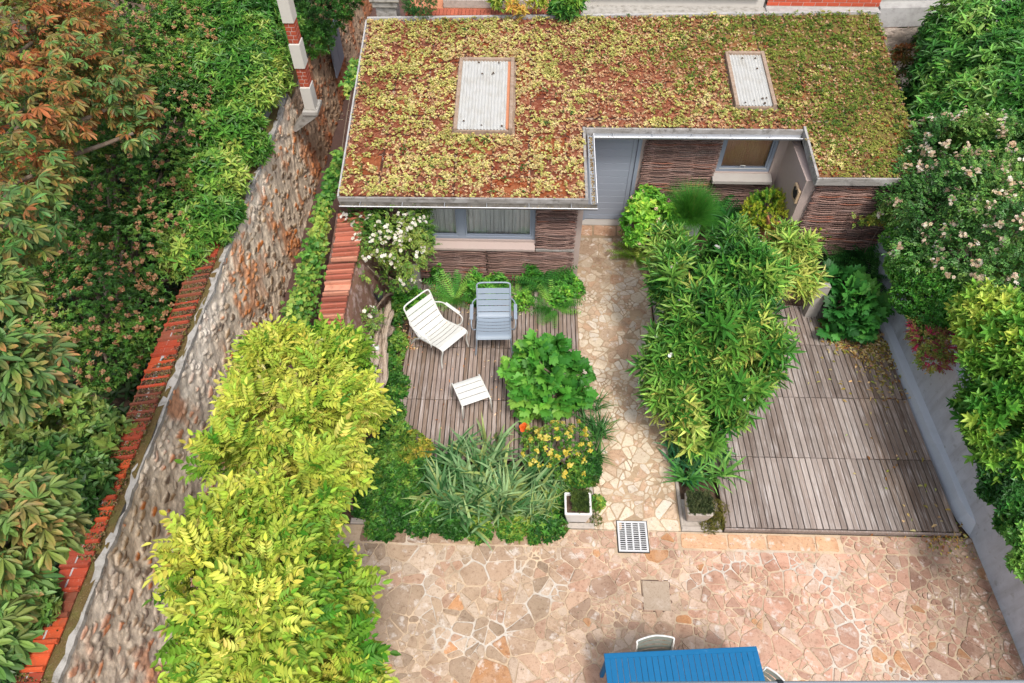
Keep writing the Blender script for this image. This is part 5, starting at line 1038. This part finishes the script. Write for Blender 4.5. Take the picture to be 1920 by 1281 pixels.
def cover(name, label, cat, pts, n, L, cols, tpl='whorl_r', h=.18, mt='leaf', W=.9, group=None, sx=.6, kind=None, jit=.16):
    fo = Fol(); P = []
    w_ = np.array([p[2]*p[2] for p in pts], float); idx = RG.choice(len(pts), n, p=w_/w_.sum()); B = np.array([list(at(u, v, h*.7))+[r/pxm(at(u, v, h))] for u, v, r in pts])[idx]
    th = RG.uniform(0, 6.28, n); q = np.sqrt(RG.random(n)); P = np.stack([B[:, 0]+np.cos(th)*q*B[:, 3], B[:, 1]+np.sin(th)*q*B[:, 3], .03+h*(1-q*q)*RG.uniform(.5, 1.15, n)*(1+.3*fnoise(B[:, :3]+rv(n, .1), 3, 1))], 1)
    P[:, 2] = np.clip(P[:, 2], .03, None); sprigs(fo, tpl, P, np.tile(UP, (n, 1)), L, pal(P, cols, 2.5, .35, .28), W, 1, .4, .55, jit=jit)
    if kind: return tag(fo.build(name, M[mt]), label, cat, group, kind)
    c = at(pts[0][0], pts[0][1], 0); t = plant(name, label, cat, c, group); fo.build('foliage', M[mt], t); st_ = MB()
    for p in pts: c2 = at(p[0], p[1], h*.5); st_.tube([(c[0], c[1], 0), ((c[0]+c2[0])/2, (c[1]+c2[1])/2, h*.5), tuple(c2)], .008, 5)
    st_.build('stem', M['bark'], t); return t
cover('hedge_geranium', 'bright round-leaved green plants filling the bed under the left window', 'ground cover', [(900, 545, 32), (930, 530, 30), (895, 530, 26), (980, 560, 22), (1060, 525, 30), (1078, 535, 20), (1050, 550, 26), (1000, 520, 24), (780, 560, 26), (750, 560, 18), (820, 510, 16)], 1300, .07, gcov, kind='stuff', h=.32)
cover('bed_ground_cover', 'dense mixed green ground cover between the golden tree and the deck', 'ground cover', [(725, 600, 26), (735, 640, 34), (715, 680, 36), (735, 720, 36), (725, 770, 36), (740, 810, 34), (700, 850, 40), (730, 880, 45), (700, 930, 45), (750, 930, 45), (720, 975, 34), (790, 880, 40), (800, 960, 38), (680, 900, 36), (850, 985, 24), (690, 640, 16), (745, 580, 20), (740, 850, 30)], 6200, .06, C3('#20541c', '#2f6a22', '#478230', '#6f9c3a'), kind='stuff', h=.24, jit=.2)
cover('low_bed_plants', 'low glossy green and yellow plants at the front of the left bed', 'ground cover', [(960, 980, 34), (1010, 985, 34), (900, 990, 26), (1040, 985, 24), (980, 930, 34), (1040, 930, 36), (1090, 880, 36), (1110, 860, 20), (1080, 940, 24), (1120, 940, 14), (780, 985, 20), (900, 930, 40), (850, 900, 40), (760, 970, 20), (700, 990, 18)], 3300, .055, C3('#1f5220', '#2f6d26', '#4b8a30', '#7f9f3c'), kind='stuff', h=.14)
bush('yellow_leaved_shrub', 'small shrub with yellow-tipped leaves at the left front corner of the deck', at(782, 838), nb([(775, 825, .35, 20), (795, 840, .3, 18), (765, 850, .3, 18)], 0), 300, 'whorl_r', .06, C3('#6a8a30', '#a09c3c', '#d0b850', '#5a8a30'), mt='pale_leaf', W=.7)
# cream flowered lobed shrub on the deck edge
OB = nb([(1020, 690, .75, 46), (985, 720, .6, 36), (1060, 700, .6, 40), (1000, 660, .85, 30), (1040, 740, .5, 40), (1000, 755, .4, 32), (1085, 735, .45, 30), (965, 690, .65, 24), (1090, 700, .5, 22), (1040, 660, .7, 24)], 0)
OB = [(b[0], b[1], b[2], b[3]*.78, b[4]*.78, b[5]*.9) for b in OB]
bush('lobed_leaf_shrub', 'bushy bright green shrub with maple-like leaves between the deck and the path', (.5, 5.7), OB, 760, 'lobed', .145, C3('#286f1e', '#3c8626', '#58a032', '#7cb440'), W=1.0, up=.1, rnd=.6, out=.9, depth=.6, rough=.35, jit=.1, group='shrubs with maple-like leaves')
bush('lobed_leaf_shrub', 'dark green shrub with maple-like leaves next to the wooden post', (5.0, 7.6), nb([(1605, 560, .6, 32), (1585, 575, .5, 26), (1605, 600, .4, 30), (1585, 535, .6, 28), (1630, 585, .4, 24), (1560, 525, .6, 24), (1555, 618, .25, 12)], 0), 420, 'lobed', .17, C3('#1d5a26', '#2a7430', '#3f8c3a', '#58a040'), W=1.0, up=.1, rnd=.5, depth=.5, jit=.1, group='shrubs with maple-like leaves')
# irises
def iris(label, spots, n, L, cols, group='iris clumps in the beds', W=.035, cat='iris'):
    c = at(spots[0][0], spots[0][1]); t = plant('iris_clump', label, cat, c, group); fo = Fol(); s_ = np.array(spots, float); i = RG.integers(0, len(s_), n); nf = 6; i = np.repeat(RG.integers(0, len(s_), n//nf), nf); m_ = len(i)
    base = np.array([at(u, v, .05) for u, v, r in spots])[i]; r_ = np.array([r/pxm(at(u, v, 0)) for u, v, r in spots])[i]
    off = np.repeat(RG.normal(size=(n//nf, 3)), nf, 0)*.5; P = base+off*np.stack([r_, r_, r_*0], 1)+rv(m_, .012)*np.array([1, 1, 0]); faz = np.repeat(RG.uniform(0, 6.28, n//nf), nf)+RG.normal(size=m_)*.35+np.where(RG.random(m_) < .5, math.pi, 0)
    lean = np.abs(RG.normal(.42, .28, m_)); fo.strips(P, faz, lean, L*RG.uniform(.6, 1.1, m_), W*RG.uniform(.7, 1.2, m_), pal(P, cols, 2, .3, .35), curve=RG.uniform(.2, 1.5, m_)); fo.build('leaves', M['pale_leaf'], t)
    return t
irc = C3('#376534', '#53804a', '#749a64', '#92b07a', '#98a860')
iris('big grey-green iris clump sprawling over the front of the left bed', [(860, 910, 50), (900, 930, 50), (930, 890, 45), (850, 870, 34), (960, 930, 40), (880, 870, 36), (990, 900, 34), (930, 950, 30), (880, 960, 30), (830, 940, 24), (930, 850, 30)], 560, .58, irc, W=.042)
iris('narrow-leaved iris clump beside the path behind the yellow azalea', [(1100, 800, 26), (1110, 850, 24), (1070, 770, 20), (1105, 760, 22), (1120, 820, 14)], 230, .42, C3('#2c5a2a', '#3d7434', '#5f8c44'), W=.016)
iris('iris clump between the azalea and the white planter', [(1010, 940, 26), (1040, 920, 24), (1030, 960, 16), (1000, 960, 20)], 200, .36, irc, W=.022)
iris('iris clump with blue-green leaves below the oleander', [(1290, 840, 26), (1330, 850, 24), (1300, 880, 22), (1270, 860, 14)], 180, .42, C3('#24603a', '#3a7a50', '#5a9060', '#6fa050'))
iris('pale green iris fan behind the weathered concrete planter', [(1345, 895, 16), (1355, 880, 12)], 50, .46, C3('#4d8a3c', '#74a850', '#98bc62')); 
iris('iris fan leaning over the path edge left of the concrete planter', [(1285, 905, 12)], 42, .44, C3('#3c7a34', '#5f9848'))
# yellow azalea-like spurge, daylily
bush('yellow_flowering_shrub', 'shrub with open clusters of golden yellow flowers in the left bed', (.45, 4.9), nb([(1040, 825, .45, 40), (1010, 850, .35, 32), (1080, 830, .4, 34), (1060, 870, .3, 36), (1000, 820, .35, 22)], 0), 700, 'whorl_r', .06, C3('#2f6a26', '#4d8a2e', '#7ba03c'), W=.6, flowers=[(60, .014, C3('#c4b040', '#d4c450', '#e0d478'), 16, None)])
lc = at(983, 802, .35); t = plant('daylily', 'single orange daylily bloom beside the deck corner', 'flower', lc); fo = Fol(); fo.add('flower', [lc], np.array([[-.1, -.3, 1.0]]), np.array([[1.0, 0, 0]]), .075, .075, np.array([lin('#e2692a')]), .1); fo.build('bloom', M['petal'], t); mb = MB(); mb.tube([(lc[0], lc[1], 0), tuple(lc)], .006, 6); mb.build('stem', M['bark'], t)
fo = Fol(); az = RG.uniform(0, 6.28, 18); fo.strips(np.tile([lc[0], lc[1], .02], (18, 1)), az, .4, .3, .018, np.tile(lin('#4f8a36'), (18, 1)), curve=1.2); fo.build('leaves', M['leaf'], t)
# moss cushions
cover('moss_cushion', 'green-brown mossy cushion between the concrete planter and the large deck', 'moss', [(1350, 955, 22), (1345, 975, 20), (1330, 985, 16)], 900, .045, C3('#3f4f1e', '#5d6a2a', '#7a7a3a'), 'spray_n', .12, W=1, group='moss cushions by the planters')
cover('moss_cushion', 'green mossy cushion beside and below the white planter', 'moss', [(1115, 950, 14), (1118, 975, 12), (1050, 990, 16), (1110, 900, 14), (1100, 925, 10)], 700, .04, C3('#3a561e', '#557026', '#6d8034'), 'spray_n', .08, W=1, group='moss cushions by the planters')
# oleander
OLB = nb([(1380, 480, 1.9, 85), (1290, 500, 1.8, 75), (1425, 500, 1.8, 70), (1330, 570, 1.8, 90), (1390, 590, 1.8, 80), (1280, 640, 1.4, 70), (1370, 680, 1.3, 85), (1415, 650, 1.3, 50), (1270, 740, .9, 55), (1340, 760, .8, 55), (1300, 800, .5, 36), (1500, 445, 1.6, 44), (1510, 500, 1.3, 34), (1250, 440, 1.6, 36), (1400, 420, 1.8, 30)], 0)
OLB = [(b[0]+.06, b[1]-.05, b[2]*.82, b[3]*.72, b[4]*.72, b[5]*.72) for b in OLB]
OLB = [(b[0]-.02-(.14 if b[1] > 6.2 and b[0] > 3.2 else 0), *b[1:]) for b in OLB]
bush('oleander', 'tall oleander bush with long narrow leaves and a few white flowers beside the path', (2.9, 6.2), OLB, 1900, 'spray', .33, C3('#1f5a20', '#2f7028', '#478832', '#70a446', '#a4be66'), cull=-.72, mt='gloss_leaf', up=1.05, out=.8, rnd=.35, flowers=[(26, .026, C3('#e9e6dc', '#f2f0ea'), 4, lambda Q: Q[:, 2] > 1.2)], tr=.035, jit=.16, f=1.0, na=.35, rough=.2, W=1.15, inner=.6)
# grass tuft in the tall planter
b = np.array([gp[0], gp[1], .70]); t = plant('grass_tuft', 'dense fine green rush-like tuft growing from the tall planter', 'grass', b); n = 3600; fo = Fol(); az = RG.uniform(0, 6.28, n); P = np.tile(b, (n, 1))+rv(n, .06)*np.array([1, 1, .2])
fo.strips(P, az, RG.uniform(0, 1.3, n), .62*RG.uniform(.6, 1.1, n), .0075, pal(P+np.stack([np.cos(az), np.sin(az), az*0], 1)*.2, C3('#2f7a26', '#43902c', '#66a63a'), 2), curve=RG.uniform(0, .7, n), seg=3); fo.build('blades', M['leaf'], t)
fo = Fol(); n = 60; az = RG.uniform(0, 6.28, n); fo.strips(np.tile(b, (n, 1)), az, RG.uniform(0, .7, n), .62*RG.uniform(.8, 1.1, n), .004, np.tile(lin('#b79a78'), (n, 1)), curve=.3, seg=3); fo.build('seed_stalks', M['leaf'], t)
# hydrangea
bush('hydrangea', 'lime green hydrangea with pink and cream flower heads beside the door', (2.25, 8.9), nb([(1215, 395, .8, 34), (1195, 420, .65, 28), (1240, 400, .8, 24), (1215, 370, .85, 18), (1225, 440, .5, 26), (1190, 445, .5, 18)], 0), 520, 'whorl_r', .12, C3('#3c8a22', '#5ca62c', '#82c038', '#a4cc50'), W=.85, flowers=[(9, .014, C3('#e5c8a8', '#f0e0c0'), 14, None), (2, .015, C3('#d890a8', '#e0a0b8'), 14, lambda Q: Q[:, 0] > 2.35)])
# yellow spurge by the right window
bush('spurge', 'yellow-green feathery spurge below the right window', (3.9, 8.6), nb([(1440, 385, .9, 30), (1480, 385, .9, 34), (1420, 400, .8, 28), (1510, 420, .8, 34), (1540, 430, .75, 20), (1465, 420, .8, 34), (1500, 375, .85, 24)], 0), 1900, 'spray_n', .11, C3('#4f8a28', '#7fa830', '#b0bc38', '#c9c648'), mt='pale_leaf', up=.6, W=1.2, jit=.18)
# ------------ right side
bush('laurel_bush', 'large dark glossy laurel filling the top right corner', (8.2, 11.0), nb([(1820, 60, 2.6, 80), (1900, 30, 2.8, 80), (1870, 140, 2.7, 80), (1780, 150, 2.3, 65), (1830, 210, 2.4, 65), (1920, 180, 2.8, 80), (1750, 210, 2.2, 40), (1770, 250, 2.0, 35), (1760, 70, 2.0, 35), (1720, 180, 1.9, 26), (1870, 250, 2.3, 55)], 0), 3900, 'whorl_l', .135, C3('#265f22', '#387a2e', '#52923c', '#76a850'), mt='gloss_leaf', W=1.0, up=.6, tr=.05, jit=.16)
bush('photinia', 'thin shrub with bronze-tipped leaves against the rubble at the roof corner', (6.75, 11.9), nb([(1700, 110, 1.8, 26), (1710, 60, 1.9, 22), (1735, 130, 1.8, 26), (1690, 150, 1.6, 18)], 0), 240, 'whorl_l', .11, C3('#2f5a2a', '#45683a', '#8a5a34'), W=.9, up=.6)
rosef = C3('#d8c0a0', '#e8d8c0', '#c8a882', '#efe8da')
bush('climbing_rose', 'sprawling rambler rose with cream and faded tan blooms on the right wall', (7.2, 8.0), nb([(1800, 290, 2.2, 80), (1890, 300, 2.4, 85), (1740, 320, 1.9, 60), (1850, 380, 2.2, 90), (1760, 400, 1.9, 70), (1690, 370, 1.7, 40), (1910, 430, 2.3, 80), (1820, 470, 1.9, 70), (1740, 470, 1.6, 55), (1890, 520, 2.0, 60), (1670, 400, 1.5, 26), (1700, 320, 2.0, 24)], 0), 9500, 'pinn3', .088, C3('#295a28', '#3a7234', '#528a40', '#709e4e'), flowers=[(230, .026, rosef, 9, None)], tr=.045, jit=.18, mt='gloss_leaf')
bush('box_hedge', 'dense small-leaved green hedge overhanging the start of the right wall', (6.8, 7.0), nb([(1690, 440, 1.3, 40), (1720, 500, 1.3, 50), (1760, 540, 1.4, 55), (1710, 560, 1.2, 35), (1750, 600, 1.2, 40), (1800, 580, 1.5, 50), (1690, 500, 1.2, 30), (1680, 400, 1.3, 24)], 0), 5200, 'whorl_r', .055, C3('#205a1c', '#2f7422', '#46902c', '#66a438'), mt='gloss_leaf', W=.8, jit=.18)
bush('nandina', 'heavenly bamboo with feathery green leaves and crimson tips over the grey wall', (6.55, 6.2), nb([(1745, 640, 1.15, 28), (1730, 620, 1.1, 20), (1750, 670, 1.05, 22), (1775, 650, 1.2, 26)], 0), 620, 'pinnate', .10, C3('#5a7a36', '#8a9a48', '#a8a24e', '#9a4858', '#b83a5a'), mt='pale_leaf', bias=-.1, na=.5, rndc=.3, W=1)
ygc = C3('#2f7422', '#478e2a', '#62a234', '#80b43e', '#a8c850')
bush('golden_shrub', 'yellow-green broad-leaved shrub above the lower right wall', (7.2, 5.6), nb([(1875, 615, 1.9, 46), (1910, 640, 2.0, 52), (1872, 690, 1.7, 48), (1905, 720, 1.8, 54), (1850, 740, 1.4, 32), (1870, 770, 1.6, 44), (1835, 575, 1.9, 20), (1910, 560, 2.0, 20), (1900, 820, 1.6, 50), (1950, 700, 2, 60)], 0), 2100, 'spray_l', .25, ygc, mt='leaf', cull=-.6, up=.6, W=1.0, jit=.12, depth=.4)
bush('laurel_hedge', 'dark glossy low hedge along the bottom right of the grey wall', (7.1, 4.4), nb([(1860, 820, 1.2, 40), (1880, 880, 1.3, 42), (1910, 940, 1.4, 42), (1940, 1000, 1.4, 42), (1830, 760, 1.1, 30), (1920, 870, 1.5, 50), (1900, 985, 1.1, 30), (1935, 1060, 1.3, 34), (1860, 920, 1.1, 24)], 0), 4200, 'whorl_r', .07, C3('#1f5420', '#2d6c28', '#448834', '#66a042'), mt='gloss_leaf', W=.85, jit=.18)
fo = Fol(); n = 3600; P = np.stack([RG.uniform(6.25, 10.5, n), RG.uniform(.5, 12.6, n), RG.uniform(.1, .9, n)], 1); sprigs(fo, 'whorl_r', P, np.tile(UP, (n, 1)), .13, pal(P, C3('#143a14', '#1f501c', '#2c6424'), 1), up=1)
tag(fo.build('undergrowth', M['leaf']), 'dark leafy undergrowth beyond the right wall', 'undergrowth', kind='stuff')
t = plant('rose_sprig', 'small rose sprig climbing across the right wattle panel', 'climber', (5.55, 8.6)); fo = Fol(); ln = np.array(bez([tuple(at(u, v, 1.2)) for u, v in ((1650, 400), (1630, 375), (1605, 365), (1595, 380))], 12)); ln[:, 1] = 8.58; i = RG.integers(0, len(ln), 60); P = ln[i]+rv(60, .05)*np.array([1, .3, 1]); sprigs(fo, 'pinn3', P, np.tile([0, -.6, .4], (60, 1)), .09, pal(P, C3('#4d8a34', '#88a844', '#c0b04c'), 2)); fo.build('foliage', M['leaf'], t); mb = MB(); mb.tube(ln, .006, 6); mb.tube([(5.6, 8.58, 0), tuple(ln[0])], .007, 6); mb.build('stem', M['bark'], t, True)
# plants on the terrace behind
bush('terrace_bush', 'round green bush on the brick terrace behind the roof', (-1.95, 13.0), nb([(790, 2, 2.75, 24), (775, 8, 2.65, 16)], 0), 420, 'spray_n', .10, C3('#1f4f28', '#2f6a34', '#4a8440'))
bush('terrace_rhododendron', 'yellow-green rosette-leaved plant poking over the roof edge', (-.1, 12.9), nb([(950, 0, 2.8, 22), (970, 22, 2.65, 14), (1005, 0, 2.8, 16), (930, -8, 2.8, 14)], 0), 110, 'whorl_l', .13, C3('#5f9030', '#93b040', '#b89a48'), W=.95, up=.5, group='rosette-leaved shrubs on the terrace')
bush('terrace_rhododendron', 'dark green rosette-leaved plant beside the cream outbuilding', (.7, 12.9), nb([(1060, 5, 2.75, 22), (1075, -5, 2.8, 18), (1045, 12, 2.65, 12)], 0), 110, 'whorl_l', .14, C3('#1f5a24', '#357a2c', '#6a9a34'), W=1.1, up=.5, group='rosette-leaved shrubs on the terrace')
# fallen leaves
def litter(name, label, pts, n, cols, z, sz=.02):
    fo = Fol(); w_ = np.array([p[2]**2*p[3] for p in pts], float); i = RG.choice(len(pts), n, p=w_/w_.sum()); B = np.array([list(at(p[0], p[1], z))+[p[2]/pxm(at(p[0], p[1], z))] for p in pts])[i]; P = B[:, :3]+RG.normal(size=(n, 3))*B[:, 3:4]*np.array([.6, .6, 0]); P[:, 2] = z+RG.uniform(.004, .012, n)
    fo.add('ovate', P, rv(n)*np.array([1, 1, .1]), unit(UP+rv(n, .25)), sz*RG.uniform(.6, 1.5, n), sz*.5*RG.uniform(.6, 1.3, n), pal(P, cols, 3, .3, .4), .15); return tag(fo.build(name, M['litter']), label, 'leaf litter', kind='stuff')
fl_ = litter('fallen_leaves', 'yellow and tan fallen leaves scattered over the large deck', [(1600, 635, 45, 1), (1640, 650, 34, 1), (1650, 690, 34, .35), (1680, 740, 40, .10), (1600, 700, 90, .02), (1700, 850, 100, .012), (1740, 960, 60, .02), (1570, 620, 30, 1)], 1200, C3('#a08a3a', '#c2a878', '#d2bd90', '#8f9a3c', '#96703e'), .104, .055)
litter('fallen_petals', 'pale petals and tan leaves around the armchairs on the smaller deck', [(840, 545, 28, 1), (870, 560, 30, .6), (900, 600, 60, .05), (900, 740, 90, .02), (720, 600, 26, .6), (760, 640, 30, .4)], 700, C3('#c8a070', '#dcc8a4', '#b07844', '#8a5a34'), .087, .034)
litter('edge_litter', 'brown and yellow leaf litter along the front edge of the large deck', [(1780, 1000, 34, 1), (1740, 997, 30, 1), (1690, 995, 20, .4), (1650, 994, 20, .2)], 330, C3('#8a5a2a', '#b0843a', '#c2a85c', '#6a7a2c'), .036, .035)
litter('alley_litter', 'a few pale leaves on the dark alley floor', [(560, 470, 20, 1), (540, 560, 20, 1), (650, 140, 20, 1), (600, 330, 40, 1), (630, 220, 30, 1)], 60, C3('#b08a6a', '#c8b8a0', '#7a4a34'), 0.0, .035)
litter('paving_litter', 'scattered dry bits and tiny weeds on the crazy paving', [(1000, 1130, 260, .5), (1600, 1100, 260, 1), (1180, 760, 60, 1), (1820, 1130, 90, 2), (760, 1050, 60, 1)], 420, C3('#6a4e34', '#4a3826', '#8c7448', '#5c6a2c'), .034, .016)
